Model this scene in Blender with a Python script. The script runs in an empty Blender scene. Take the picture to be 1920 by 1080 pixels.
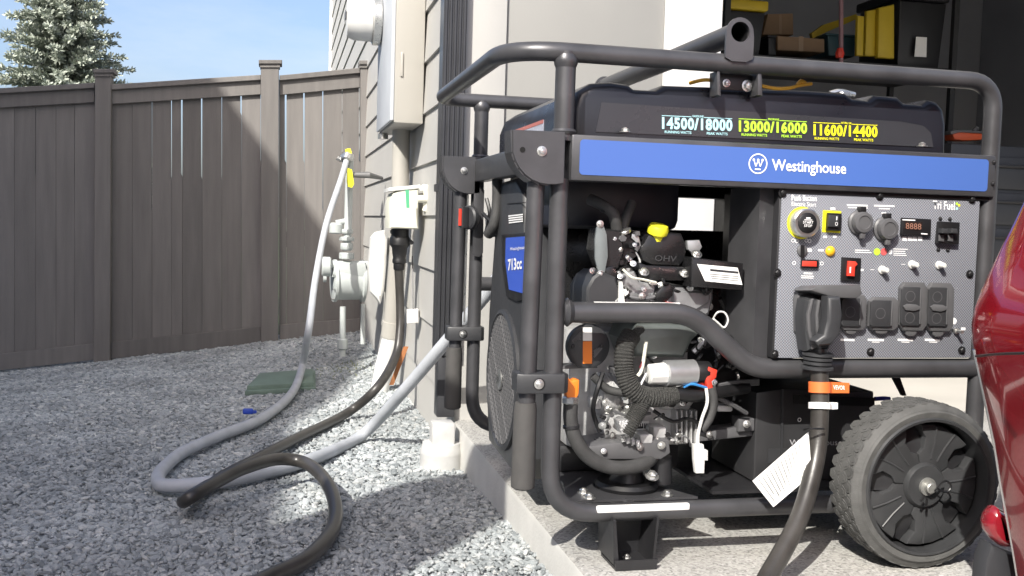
import bpy, bmesh, math, random
from mathutils import Vector, Matrix
R=math.radians
SC=bpy.context.scene; COL=SC.collection
# ---------------------------------------------------------------- camera, world, sun, exposure
W0,H0,FPX=1920.,1080.,1880.
CAM=Vector((-.414,-1.4995,.542)); YAW,PIT,ROL=R(12.918),R(-3.7172),R(1.7175)
fw=Vector((math.sin(YAW)*math.cos(PIT),math.cos(YAW)*math.cos(PIT),math.sin(PIT)))
rt=Vector((math.cos(YAW),-math.sin(YAW),0)); up=rt.cross(fw)
rt,up=(math.cos(ROL)*rt+math.sin(ROL)*up),(-math.sin(ROL)*rt+math.cos(ROL)*up)
cd=bpy.data.cameras.new('camera'); co=bpy.data.objects.new('camera',cd); COL.objects.link(co)
m=Matrix((rt,up,-fw)).transposed().to_4x4(); m.translation=CAM; co.matrix_world=m
cd.sensor_width=36; cd.lens=36*FPX/W0; cd.clip_start=.02; cd.clip_end=2000
SC.camera=co
SAZ,SEL=R(37),R(38.5)                      # the sun's light travels towards (sin,cos) of SAZ
SUN=Vector((math.sin(SAZ)*math.cos(SEL),math.cos(SAZ)*math.cos(SEL),-math.sin(SEL)))
wd=bpy.data.worlds.new('World'); SC.world=wd; wd.use_nodes=True
nt=wd.node_tree; bg=nt.nodes['Background']; sk=nt.nodes.new('ShaderNodeTexSky'); sk.sky_type='NISHITA'
sk.sun_disc=False; sk.sun_elevation=SEL; sk.sun_rotation=math.atan2(-SUN.x,-SUN.y); sk.air_density=.85; sk.dust_density=4; sk.ozone_density=3
tn=nt.nodes.new('ShaderNodeMix'); tn.data_type='RGBA'; tn.blend_type='MULTIPLY'; tn.inputs[0].default_value=1; tn.inputs[7].default_value=(1.03,.97,.935,1)
nt.links.new(sk.outputs[0],tn.inputs[6]); tcw=nt.nodes.new('ShaderNodeTexCoord'); cl=nt.nodes.new('ShaderNodeTexNoise'); cl.inputs['Scale'].default_value=3.; cl.inputs['Detail'].default_value=7; cl.inputs['Roughness'].default_value=.6
mpw=nt.nodes.new('ShaderNodeMapping'); mpw.inputs['Scale'].default_value=(1,1,3.5); nt.links.new(tcw.outputs['Generated'],mpw.inputs[0]); nt.links.new(mpw.outputs[0],cl.inputs['Vector'])
crw=nt.nodes.new('ShaderNodeMapRange'); crw.inputs[1].default_value=.45; crw.inputs[2].default_value=.8; crw.inputs[3].default_value=.0; crw.inputs[4].default_value=.4; nt.links.new(cl.outputs[0],crw.inputs[0])
clm=nt.nodes.new('ShaderNodeMix'); clm.data_type='RGBA'; clm.inputs[7].default_value=(3.6,3.75,4.0,1); nt.links.new(crw.outputs[0],clm.inputs[0]); nt.links.new(tn.outputs[2],clm.inputs[6]); nt.links.new(clm.outputs[2],bg.inputs[0]); bg.inputs[1].default_value=.13
sl=bpy.data.lights.new('sun','SUN'); sl.energy=3.25; sl.angle=R(.5); sl.color=(1,.965,.89)
so=bpy.data.objects.new('sun',sl); COL.objects.link(so); so.rotation_euler=SUN.to_track_quat('-Z','Y').to_euler()
vs=SC.view_settings; vs.view_transform='Standard'; vs.look='None'; vs.gamma=1; vs.use_curve_mapping=False; vs.exposure=1.1
random.seed(7)
# ---------------------------------------------------------------- helpers
def A(px,py,x=None,y=None,z=None):
    "real-world point: where the ray of a photo pixel meets the plane x=, y= or z="
    d=fw+rt*((px-960)/FPX)+up*((540-py)/FPX)
    i,v=(0,x) if x is not None else (1,y) if y is not None else (2,z)
    return CAM+d*((v-CAM[i])/d[i])
MATS={}
def mat(n,c,rough=.5,metal=0.,var=0.,vs_=8.,bump=0.,bs=60.,coat=0.,spec=.5,trans=0.,emit=0.):
    if n in MATS: return MATS[n]
    m=bpy.data.materials.new(n); m.use_nodes=True; t=m.node_tree; b=t.nodes['Principled BSDF']
    b.inputs['Base Color'].default_value=(*c,1); b.inputs['Roughness'].default_value=rough; b.inputs['Metallic'].default_value=metal
    b.inputs['Coat Weight'].default_value=coat; b.inputs['Specular IOR Level'].default_value=spec
    b.inputs['Transmission Weight'].default_value=trans
    if emit: b.inputs['Emission Color'].default_value=(*c,1); b.inputs['Emission Strength'].default_value=emit
    tc=t.nodes.new('ShaderNodeTexCoord')
    if var:
        no=t.nodes.new('ShaderNodeTexNoise'); no.inputs['Scale'].default_value=vs_; no.inputs['Detail'].default_value=6
        t.links.new(tc.outputs['Object'],no.inputs['Vector'])
        r=t.nodes.new('ShaderNodeValToRGB'); e=r.color_ramp.elements
        e[0].position=.3; e[1].position=.7
        e[0].color=(*[max(0,k*(1-var)) for k in c],1); e[1].color=(*[min(1,k*(1+var)) for k in c],1)
        t.links.new(no.outputs[0],r.inputs[0]); t.links.new(r.outputs[0],b.inputs['Base Color'])
        mr=t.nodes.new('ShaderNodeMapRange'); mr.inputs[3].default_value=max(0,rough-.12); mr.inputs[4].default_value=min(1,rough+.12)
        t.links.new(no.outputs[0],mr.inputs[0]); t.links.new(mr.outputs[0],b.inputs['Roughness'])
    if bump:
        n2=t.nodes.new('ShaderNodeTexNoise'); n2.inputs['Scale'].default_value=bs; n2.inputs['Detail'].default_value=4
        t.links.new(tc.outputs['Object'],n2.inputs['Vector'])
        bp=t.nodes.new('ShaderNodeBump'); bp.inputs['Strength'].default_value=bump; bp.inputs['Distance'].default_value=.004
        t.links.new(n2.outputs[0],bp.inputs['Height']); t.links.new(bp.outputs[0],b.inputs['Normal'])
    MATS[n]=m; return m
def nodes_of(m): return m.node_tree, m.node_tree.nodes['Principled BSDF']
def tag(o,label=None,cat=None,group=None,kind=None):
    if label: o['label']=label
    if cat: o['category']=cat
    if group: o['group']=group
    if kind: o['kind']=kind
    return o
def empty(n,loc,label,cat,group=None):
    o=bpy.data.objects.new(n,None); COL.objects.link(o); o.location=loc; o.empty_display_size=.05
    return tag(o,label,cat,group)
def put(n,me,ma,parent=None):
    o=bpy.data.objects.new(n,me); COL.objects.link(o)
    if ma is not None and not me.materials: me.materials.append(ma)
    if parent is not None:
        o.parent=parent
        if parent.type=='EMPTY': o.matrix_parent_inverse=Matrix.Translation(-Vector(parent.location))
    return o
def fin(bm,n,ma,parent=None,smooth=30):
    me=bpy.data.meshes.new(n); bmesh.ops.recalc_face_normals(bm,faces=bm.faces); bm.to_mesh(me); bm.free()
    if smooth:
        me.polygons.foreach_set('use_smooth',[True]*len(me.polygons)); me.set_sharp_from_angle(angle=R(smooth))
    return put(n,me,ma,parent)
def bbox(bm,lo,hi,bev=0,seg=2):
    lo,hi=Vector(lo),Vector(hi); r=bmesh.ops.create_cube(bm,size=1); c=(lo+hi)/2; s=hi-lo
    for v in r['verts']: v.co=Vector((v.co.x*s.x,v.co.y*s.y,v.co.z*s.z))+c
    if bev:
        es={e for v in r['verts'] for e in v.link_edges}
        bmesh.ops.bevel(bm,geom=list(es),offset=bev,segments=seg,affect='EDGES',profile=.5)
def box(n,lo,hi,ma,parent=None,bev=0,seg=2):
    bm=bmesh.new(); bbox(bm,lo,hi,bev,seg); return fin(bm,n,ma,parent)
def catmull(P,k=8,closed=False):
    P=[Vector(p) for p in P]; out=[]; n=len(P)
    for i in range(n-1):
        a,b,c,d=P[max(i-1,0)],P[i],P[i+1],P[min(i+2,n-1)]
        for j in range(k):
            t=j/k; out.append(.5*((2*b)+(c-a)*t+(2*a-5*b+4*c-d)*t*t+(3*b-3*c+d-a)*t**3))
    return out+[P[-1]]
def fillet(P,r,k=8):
    P=[Vector(p) for p in P]; out=[P[0]]
    for i in range(1,len(P)-1):
        a=(P[i-1]-P[i]); b=(P[i+1]-P[i]); la,lb=a.length,b.length; a/=la; b/=lb
        rr=r[i-1] if isinstance(r,(list,tuple)) else r
        d=min(rr/math.tan(a.angle(b)/2),la*.49 if i>1 else la*.98,lb*.49 if i<len(P)-2 else lb*.98)
        p0,p1=P[i]+a*d,P[i]+b*d
        for j in range(k+1):
            t=j/k; out.append(p0*(1-t)**2+P[i]*2*t*(1-t)+p1*t*t)
    return out+[P[-1]]
def sweep(bm,P,r,n=14,cap=True,ry=None):
    P=[Vector(p) for p in P]; T=[(P[min(i+1,len(P)-1)]-P[max(i-1,0)]).normalized() for i in range(len(P))]
    nr=T[0].orthogonal().normalized(); rings=[]
    for i,p in enumerate(P):
        if i:
            nr=(nr-T[i]*nr.dot(T[i])); nr.normalize()
        bn=T[i].cross(nr); rad=r[i] if isinstance(r,(list,tuple)) else r
        rings.append([bm.verts.new(p+(nr*math.cos(2*math.pi*j/n)+bn*math.sin(2*math.pi*j/n))*rad) for j in range(n)])
    for a,b in zip(rings,rings[1:]):
        for j in range(n): bm.faces.new((a[j],a[(j+1)%n],b[(j+1)%n],b[j]))
    if cap:
        bm.faces.new(rings[0][::-1]); bm.faces.new(rings[-1])
def tube(n,P,r,ma,parent=None,k=14,cap=True):
    bm=bmesh.new(); sweep(bm,P,r,k,cap); return fin(bm,n,ma,parent,40)
def pxtube(n,P,r,ma,parent=None,k=10,sub=7):
    "tube through photo pixels, each at its own depth plane y"
    return tube(n,catmull([A(a,b,y=y) for a,b,y in P],sub),r,ma,parent,k)
def blathe(bm,prof,o,ax,k=24,cap=True):
    "revolve [(radius, height along axis)]"
    o=Vector(o); ax=Vector(ax).normalized(); u=ax.orthogonal().normalized(); v=ax.cross(u); rings=[]
    for r,h in prof:
        if r<1e-6: rings.append([bm.verts.new(o+ax*h)])
        else: rings.append([bm.verts.new(o+ax*h+(u*math.cos(2*math.pi*j/k)+v*math.sin(2*math.pi*j/k))*r) for j in range(k)])
    for a,b in zip(rings,rings[1:]):
        for j in range(k):
            q=[a[j%len(a)],a[(j+1)%len(a)],b[(j+1)%len(b)],b[j%len(b)]]
            q=[w for i,w in enumerate(q) if w not in q[:i]]
            if len(q)>2: bm.faces.new(q)
    if cap and len(rings[0])>1: bm.faces.new(rings[0][::-1])
    if cap and len(rings[-1])>1: bm.faces.new(rings[-1])
def lathe(n,prof,o,ax,ma,parent=None,k=24,smooth=35,cap=True):
    bm=bmesh.new(); blathe(bm,prof,o,ax,k,cap); return fin(bm,n,ma,parent,smooth)
def bprism(bm,pts,d,bev=0,seg=2):
    "polygon (3D points) extruded by vector d"
    vs0=[bm.verts.new(p) for p in pts]; f=bm.faces.new(vs0)
    r=bmesh.ops.extrude_face_region(bm,geom=[f]); nv=[v for v in r['geom'] if isinstance(v,bmesh.types.BMVert)]
    bmesh.ops.translate(bm,verts=nv,vec=d)
    if bev:
        es={e for e in f.edges}|{e for v in nv for e in v.link_edges if e.other_vert(v) in nv}
        es={e for e in es if e.is_valid}
        bmesh.ops.bevel(bm,geom=list(es),offset=bev,segments=seg,affect='EDGES',profile=.5)
def prism(n,pts,d,ma,parent=None,bev=0,seg=2):
    bm=bmesh.new(); bprism(bm,[Vector(p) for p in pts],Vector(d),bev,seg); return fin(bm,n,ma,parent)
def pxprism(n,px,y,d,ma,parent=None,bev=0,seg=2):
    "outline seen at depth plane y, a solid going d metres further back"
    return prism(n,[A(a,b,y=y) for a,b in px],(0,d,0),ma,parent,bev,seg)
def rrect(x0,z0,x1,z1,r,k=4):
    P=[]
    for cx,cz,a0 in ((x1-r,z1-r,0),(x0+r,z1-r,90),(x0+r,z0+r,180),(x1-r,z0+r,270)):
        for j in range(k+1):
            a=R(a0+90*j/k); P.append((cx+r*math.cos(a),cz+r*math.sin(a)))
    return P
def text(n,s,LL,LR,UL,ma,parent=None,bold=.0,space=1.):
    "flat print fitted to the parallelogram LL-LR-UL"
    cu=bpy.data.curves.new(n,'FONT'); cu.body=s; cu.resolution_u=3; cu.offset=bold; cu.space_character=space; cu.align_x='LEFT'
    ob=bpy.data.objects.new(n,cu); me=bpy.data.meshes.new_from_object(ob); bpy.data.objects.remove(ob)
    xs=[v.co.x for v in me.vertices]; ys=[v.co.y for v in me.vertices]
    x0,x1,y0,y1=min(xs),max(xs),min(ys),max(ys); u=Vector(LR)-Vector(LL); v=Vector(UL)-Vector(LL)
    nn=u.cross(v).normalized()*.0006
    for w in me.vertices: w.co=Vector(LL)+u*((w.co.x-x0)/(x1-x0))+v*((w.co.y-y0)/(y1-y0))+nn
    me.name=n; me.materials.clear(); return put(n,me,ma,parent)
def pxtext(n,s,ll,lr,ul,y,ma,parent=None,bold=0.,space=1.): return text(n,s,A(*ll,y=y),A(*lr,y=y),A(*ul,y=y),ma,parent,bold,space)
def bolt(c,ax,r,ma,parent,n='bolt',h=None):
    h=h or r*.8; c=Vector(c); ax=Vector(ax).normalized()
    bm=bmesh.new(); blathe(bm,[(r*1.5,0),(r*1.5,h*.25),(r*1.3,h*.3)],c,ax,14); blathe(bm,[(r,h*.3),(r,h*1.1),(r*.8,h*1.3)],c,ax,6); blathe(bm,[(r*.5,h*1.3),(r*.5,h*1.55),(r*.4,h*1.6)],c,ax,10)
    return fin(bm,n,ma,parent,30)
def copy_tree(o,off,parent=None):
    c=o.copy(); COL.objects.link(c)
    if parent is None: c.location=Vector(o.location)+Vector(off)
    else: c.parent=parent; c.matrix_parent_inverse=o.matrix_parent_inverse.copy()
    for ch in list(o.children): copy_tree(ch,off,c)
    return c
# ---------------------------------------------------------------- materials
FRAME=mat('frame_paint',(.075,.075,.08),.38,.4,.2,16,.06,1400,spec=.6)
DARK=mat('dark_steel',(.02,.02,.022),.4,.0,.15,30)
BLACK=mat('black_plastic',(.01,.01,.011),.42,0,.1,30)
DARKPL=mat('charcoal_plastic',(.034,.035,.038),.45,0,.08,30,.03,700)
GREYPL=mat('grey_plastic',(.09,.09,.094),.45,0,.08,40)
RUBBER=mat('rubber',(.045,.045,.045),.7,0,.2,60,.1,300)
GRIP=mat('grip_rubber',(.06,.058,.056),.75,0,.1,60,.08,500)
NAVY=mat('tank_plastic',(.014,.015,.021),.3,0,.1,15,.02,900)
BLUE=mat('blue_sticker',(.06,.13,.4),.45)
WHITE=mat('white_print',(.85,.85,.85),.5)
PAPER=mat('paper',(.8,.8,.78),.7,0,.03,60)
SILVER=mat('zinc',(.62,.62,.6),.3,.9,.1,80)
ALU=mat('cast_aluminium',(.5,.5,.5),.45,.4,.2,40,.15,200)
STEEL=mat('sheet_steel',(.42,.43,.44),.36,.6,.12,20)
ORANGE=mat('orange_plastic',(.75,.2,.02),.45)
RED=mat('red_plastic',(.65,.05,.03),.4)
YEL=mat('yellow_plastic',(.72,.68,.03),.45)
CYAN=mat('cyan_print',(.42,.72,.78),.5); LIME=mat('lime_print',(.45,.78,.05),.5); YPR=mat('yellow_print',(.8,.76,.02),.5)
CREAM=mat('cream_plastic',(.68,.68,.58),.5,0,.04,20)
WPL=mat('white_plastic',(.66,.66,.64),.5,0,.04,20)
GASG=mat('gas_meter_grey',(.45,.48,.47),.5,0,.08,12,.05,90)
HOSEG=mat('grey_hose',(.42,.44,.47),.5,0,.14,14,.04,200)
CORD=mat('black_cord',(.042,.039,.036),.36,0,.35,18,.05,300)
SIDING=mat('siding_paint',(.46,.452,.428),.6,0,.04,6,.05,120)
FENCEP=mat('fence_stain',(.165,.155,.147),.75,0,.12,5,.2,60)
# ---------------------------------------------------------------- ground
FY=4.45
def zg(x,y):
    u=min(max((y-1.)/(FY-1.),0),1); w=min(max((y-.2)/.9,0),1); return -.06-.036*w*w*(3-2*w)-u*(.019+.125*min(max(0,.05-x),6))
def grid(n,xs,ys,f,ma):
    bm=bmesh.new(); V=[[bm.verts.new((x,y,f(x,y))) for y in ys] for x in xs]
    for i in range(len(xs)-1):
        for j in range(len(ys)-1): bm.faces.new((V[i][j],V[i+1][j],V[i+1][j+1],V[i][j+1]))
    return fin(bm,n,ma)
def lin(a,b,n): return [a+(b-a)*i/(n-1) for i in range(n)]
def speckle(n,cols,scale,rough,bump,bd=.003):
    m=mat(n,cols[0],rough); t,b=nodes_of(m); tc=t.nodes.new('ShaderNodeTexCoord')
    vo=t.nodes.new('ShaderNodeTexVoronoi'); vo.inputs['Scale'].default_value=scale; t.links.new(tc.outputs['Object'],vo.inputs['Vector'])
    sx=t.nodes.new('ShaderNodeSeparateColor'); t.links.new(vo.outputs['Color'],sx.inputs[0])
    r=t.nodes.new('ShaderNodeValToRGB'); e=r.color_ramp.elements
    for i,c in enumerate(cols):
        p=i/(len(cols)-1)
        el=e[0] if i==0 else e[len(e)-1] if i==len(cols)-1 else e.new(p)
        el.position=p; el.color=(*c,1)
    t.links.new(sx.outputs[0],r.inputs[0])
    no=t.nodes.new('ShaderNodeTexNoise'); no.inputs['Scale'].default_value=2.2; no.inputs['Detail'].default_value=8; t.links.new(tc.outputs['Object'],no.inputs['Vector'])
    mr=t.nodes.new('ShaderNodeMapRange'); mr.inputs[1].default_value=.25; mr.inputs[2].default_value=.75; mr.inputs[3].default_value=.74; mr.inputs[4].default_value=1.16; t.links.new(no.outputs[0],mr.inputs[0])
    mx=t.nodes.new('ShaderNodeMix'); mx.data_type='RGBA'; mx.blend_type='MULTIPLY'; mx.inputs[0].default_value=1
    t.links.new(r.outputs[0],mx.inputs[6]); t.links.new(mr.outputs[0],mx.inputs[7]); t.links.new(mx.outputs[2],b.inputs['Base Color'])
    bp=t.nodes.new('ShaderNodeBump'); bp.inputs['Strength'].default_value=bump; bp.inputs['Distance'].default_value=bd
    t.links.new(vo.outputs['Distance'],bp.inputs['Height']); t.links.new(bp.outputs[0],b.inputs['Normal'])
    return m
GRASS=mat('far_grass',(.05,.075,.03),.9,0,.4,3,.3,40)
SOIL=speckle('gravel_bed',[(.27,.292,.3),(.38,.4,.405),(.45,.465,.46)],140,.9,.9)
tag(grid('ground',[-400,-60,-12,-3,3,12,60,400],[-400,-60,-14,-4,FY+.3,9,30,120,700],lambda x,y:-1.1 if y<FY else -.7,GRASS),kind='structure')
tag(grid('gravel_bed',lin(-7,.6,40),lin(-4,FY+.35,60),lambda x,y:zg(x,y)-.012,SOIL),kind='structure')
CONC=speckle('exposed_concrete',[(.22,.215,.205),(.42,.41,.385),(.5,.49,.46),(.33,.32,.3),(.55,.54,.52)],230,.85,.5,.002)
SMOOTHC=mat('smooth_concrete',(.58,.57,.54),.85,0,.1,9,.25,150)
XS=.047; HY=1.19; XW=.052     # slab edge, house front plane, house side plane
bm=bmesh.new(); bbox(bm,(XS,-9,-.3),(9,HY+.02,0),.012,2)
slab=fin(bm,'driveway_slab',CONC); slab.data.materials.append(SMOOTHC)
for p in slab.data.polygons:
    if p.normal.x<-.5: p.material_index=1
tag(slab,kind='structure')
tag(box('garage_floor',(XW+.05,HY+.024,-.3),(6,7,-.004),mat('floor_concrete',(.5,.48,.43),.7,0,.06,4)),kind='structure')
# gravel: loose crushed stones
def stone(i):
    rnd=random.Random(50+i); bm=bmesh.new(); bmesh.ops.create_icosphere(bm,subdivisions=1,radius=1)
    s=(rnd.uniform(.8,1.25),rnd.uniform(.6,.9),rnd.uniform(.4,.65))
    for v in bm.verts:
        k=rnd.uniform(.72,1.2); v.co=Vector((v.co.x*s[0]*k,v.co.y*s[1]*k,v.co.z*s[2]*k))
    me=bpy.data.meshes.new('stone'); bm.to_mesh(me); bm.free(); me.materials.append(GSTONE); return me
GSTONE=mat('gravel_stone',(.22,.225,.23),.85,0,0,0,.3,250)
t,b=nodes_of(GSTONE); oi=t.nodes.new('ShaderNodeObjectInfo'); r=t.nodes.new('ShaderNodeValToRGB'); e=r.color_ramp.elements
e[0].position=0; e[0].color=(.2,.22,.228,1); e[1].position=1; e[1].color=(.6,.61,.59,1)
for p,c in ((.3,(.335,.362,.37)),(.75,(.41,.435,.44)),(.94,(.48,.495,.49))): q=e.new(p); q.color=(*c,1)
ge=t.nodes.new('ShaderNodeNewGeometry'); pn_=t.nodes.new('ShaderNodeTexNoise'); pn_.inputs['Scale'].default_value=3.2; pn_.inputs['Detail'].default_value=5; t.links.new(ge.outputs['Position'],pn_.inputs['Vector'])
mr=t.nodes.new('ShaderNodeMapRange'); mr.inputs[1].default_value=.3; mr.inputs[2].default_value=.7; mr.inputs[3].default_value=.72; mr.inputs[4].default_value=1.12; t.links.new(pn_.outputs[0],mr.inputs[0])
mx=t.nodes.new('ShaderNodeMix'); mx.data_type='RGBA'; mx.blend_type='MULTIPLY'; mx.inputs[0].default_value=1
t.links.new(oi.outputs['Random'],r.inputs[0]); t.links.new(r.outputs[0],mx.inputs[6]); t.links.new(mr.outputs[0],mx.inputs[7]); t.links.new(mx.outputs[2],b.inputs['Base Color'])
stones=[stone(i) for i in range(8)]
def gravel():
    rnd=random.Random(3); pts=[];rots=[];scs=[];idx=[]
    def inframe(x,y):
        d=Vector((x,y,-.06))-CAM; zc=d.dot(fw)
        if zc<.3: return False
        px=960+FPX*d.dot(rt)/zc; py=540-FPX*d.dot(up)/zc
        return -160<px<1200 and py<1260
    y=-1.0
    while y<FY+.1:
        sp=.0082+.0012*max(0,y-.2); x=-3.0
        while x<.3:
            X=x+rnd.uniform(-.5,.5)*sp; Y=y+rnd.uniform(-.5,.5)*sp
            if (X<XS-.002 and Y<HY+.05 or X<XW+.005) and inframe(X,Y):
                s=sp*rnd.choice((.4,.45,.5,.55,.62,.7,.85,1.05,1.3))
                pts.append((X,Y,zg(X,Y)-.0075+rnd.uniform(-.003,.003)+.003*math.sin(X*9+2*math.sin(Y*5))*math.cos(Y*7))); scs.append(s)
                rots.append((rnd.gauss(0,.28),rnd.gauss(0,.28),rnd.uniform(0,6.28))); idx.append(rnd.randrange(8))
            x+=sp
        y+=sp
    me=bpy.data.meshes.new('gravel'); me.from_pydata(pts,[],[])
    a=me.attributes.new('rot','FLOAT_VECTOR','POINT'); a.data.foreach_set('vector',[c for r_ in rots for c in r_])
    a=me.attributes.new('sc','FLOAT','POINT'); a.data.foreach_set('value',scs)
    a=me.attributes.new('idx','INT','POINT'); a.data.foreach_set('value',idx)
    o=put('gravel',me,None); ng=bpy.data.node_groups.new('scatter','GeometryNodeTree')
    ng.interface.new_socket('Geometry',in_out='INPUT',socket_type='NodeSocketGeometry'); ng.interface.new_socket('Geometry',in_out='OUTPUT',socket_type='NodeSocketGeometry')
    N=ng.nodes; gi=N.new('NodeGroupInput'); go=N.new('NodeGroupOutput'); ip=N.new('GeometryNodeInstanceOnPoints')
    cn=bpy.data.collections.new('stones')
    for i,s in enumerate(stones): so_=bpy.data.objects.new('stone_%d'%i,s); cn.objects.link(so_)
    ci=N.new('GeometryNodeCollectionInfo'); ci.inputs[0].default_value=cn; ci.inputs['Separate Children'].default_value=True
    def attr(nm,ty):
        q=N.new('GeometryNodeInputNamedAttribute'); q.data_type=ty; q.inputs[0].default_value=nm; return q.outputs[0]
    L=ng.links; L.new(gi.outputs[0],ip.inputs['Points']); L.new(ci.outputs[0],ip.inputs['Instance']); ip.inputs['Pick Instance'].default_value=True
    L.new(attr('idx','INT'),ip.inputs['Instance Index']); L.new(attr('sc','FLOAT'),ip.inputs['Scale'])
    e2=N.new('FunctionNodeEulerToRotation'); L.new(attr('rot','FLOAT_VECTOR'),e2.inputs[0]); L.new(e2.outputs[0],ip.inputs['Rotation'])
    L.new(ip.outputs[0],go.inputs[0]); md=o.modifiers.new('scatter','NODES'); md.node_group=ng
    tag(o,'loose grey crushed gravel between the fence, house and concrete slab','gravel',kind='stuff'); return len(pts)
print('stones',gravel())
# ---------------------------------------------------------------- house
house=empty('house',(XW,HY,-.06),'beige house with lap siding on its side and an open garage at the front','house')
z=.0; EXP=.171; k0=.387-3*EXP
for i in range(20):
    z0=k0+i*EXP+.042-.042; z1=z0+EXP+.02
    bm=bmesh.new(); vs_=[]
    for yy in (HY+.02,9.2):
        for xx,zz in ((XW-.011,z0),(XW+.03,z0),(XW+.03,z1),(XW-.001,z1)): vs_.append(bm.verts.new((xx,yy,zz)))
    for f in ((0,1,2,3),(7,6,5,4),(0,4,5,1),(1,5,6,2),(2,6,7,3),(3,7,4,0)): bm.faces.new([vs_[q] for q in f])
    fin(bm,'siding_board',SIDING,house,0)
box('side_wall',(XW+.032,HY+.13,-.1),(XW+.16,9.2,3.4),SIDING,house)
box('foundation',(XW+.004,HY+.03,-.5),(XW+.031,9.2,k0-.003),SMOOTHC,house)
box('corner_board',(XW-.003,HY-.012,-.055),(.165,HY+.019,3.4),SIDING,house,.003)
box('far_corner_board',(XW-.03,9.205,-.4),(XW+.1,9.3,3.4),mat('trim_white',(.62,.62,.61),.6,0,.04,10),house,.003)
FPAN=mat('panel_paint',(.29,.287,.272),.62,0,.03,5,.04,200)
box('wall_panel',(.1675,HY,.0),(.6175,HY+.12,3.4),FPAN,house,.002)
box('door_jamb',(.619,HY-.012,.0),(.787,HY+.2,2.3),MATS['trim_white'],house,.003)
box('door_header',(.79,HY-.012,2.1),(4.6,HY+.12,3.4),SIDING,house)
box('front_wall',(4.61,HY,.0),(6,HY+.12,3.4),SIDING,house)
box('roof',(-.25,HY-.4,3.42),(6.4,9.7,3.55),mat('roof_shingle',(.07,.07,.072),.9,0,.2,20,.4,60),house)
GW=mat('garage_paint',(.3,.31,.34),.8,0,.08,2)
tag(box('garage_wall',(1.0,6.4,-.0),(6,6.5,3.0),GW),kind='structure')
tag(box('garage_wall',(5.6,HY+.125,.0),(5.7,6.39,3.0),GW),kind='structure')
tag(box('garage_wall',(.215,HY+.205,.0),(.3,6.39,3.0),GW),kind='structure')
tag(box('garage_ceiling',(.2,HY+.205,3.0),(5.7,6.5,3.06),GW),kind='structure')
# ---------------------------------------------------------------- unseen neighbour house, added with a skyline shaped to shade gravel and fence
nb=empty('shade_casting_house',(-6,-3,-.5),'tall unseen neighbouring house added to cast shade on the gravel and fence','house')
prism('wall',[(-4,-13,-1.2),(-4,-13,4.64),(-4,-3.1,4.68),(-4,-2.73,4.92),(-4,-1.6,5.25),(-4,-.9,5.52),(-4,4,5.53),(-4,4,-1.2)],(-5,0,0),SIDING,nb)
SKY=[(-13,4.64),(-3.1,4.68),(-2.73,4.92),(-1.6,5.25),(-.9,5.52),(4,5.53)]
prism('roof',[(-4.1,y_,z_+.003) for y_,z_ in SKY]+[(-4.1,y_,z_+.05) for y_,z_ in SKY[::-1]],(-5,0,0),MATS['roof_shingle'],nb)
px_,py_=-.955-1.2*.602,-.51-1.2*.799  # unseen pillar, added only to throw the band of shade across the gravel
gc=empty('shade_casting_pillar',(px_,py_,-.07),'round beige pillar added out of view to cast a shadow band on the gravel','pillar')
lathe('shaft',[(.2,.0),(.2,.1),(.188,.12),(.188,2.12)],(px_,py_,-.07),(0,0,1),SIDING,gc,32)
lathe('cap',[(.188,2.125),(.18,2.2),(.145,2.28),(.08,2.33),(0,2.345)],(px_,py_,-.07),(0,0,1),SMOOTHC,gc,32)
# ---------------------------------------------------------------- fence
t,b=nodes_of(FENCEP)
for nd in t.nodes:
    if nd.type=='TEX_NOISE':
        mp=t.nodes.new('ShaderNodeMapping'); mp.inputs['Scale'].default_value=(6,6,.5)
        src=[l for l in t.links if l.to_node==nd][0].from_socket; t.links.new(src,mp.inputs[0]); t.links.new(mp.outputs[0],nd.inputs['Vector'])
oi=t.nodes.new('ShaderNodeObjectInfo'); mr=t.nodes.new('ShaderNodeMapRange'); mr.inputs[3].default_value=.82; mr.inputs[4].default_value=1.18; t.links.new(oi.outputs['Random'],mr.inputs[0])
mx=t.nodes.new('ShaderNodeMix'); mx.data_type='RGBA'; mx.blend_type='MULTIPLY'; mx.inputs[0].default_value=1; l_=[l for l in t.links if l.to_socket==b.inputs['Base Color']][0]
t.links.new(l_.from_socket,mx.inputs[6]); t.links.new(mr.outputs[0],mx.inputs[7]); t.links.new(mx.outputs[2],b.inputs['Base Color'])
fence=empty('fence',(-.7,FY,-.25),'brown-grey stained wooden board fence behind the gravel, half in shade','fence')
def F(px,py,y=FY): return A(px,py,y=y)
def fprism(n,px,y,d,bev=0): return prism(n,[A(a,b,y=y) for a,b in px],(0,d,0),FENCEP,fence,bev,1)
rnd=random.Random(11)
def line(p,q): return lambda x:p[1]+(q[1]-p[1])*(x-p[0])/(q[0]-p[0])
PAN=[((-40,27,67,105,140,178),line((0,165),(178,155)),line((0,690),(178,670))),
     ((-300,-262,-224,-187,-150,-112,-74,-40),line((0,165),(178,155)),line((0,690),(178,670))),
     ((207,248,285,322,342,379,416,453,490),line((210,158),(490,140)),line((207,668),(490,639))),
     ((523,537,571,606,642,676),line((525,141),(676,127)),line((523,635),(690,622)))]
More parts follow.
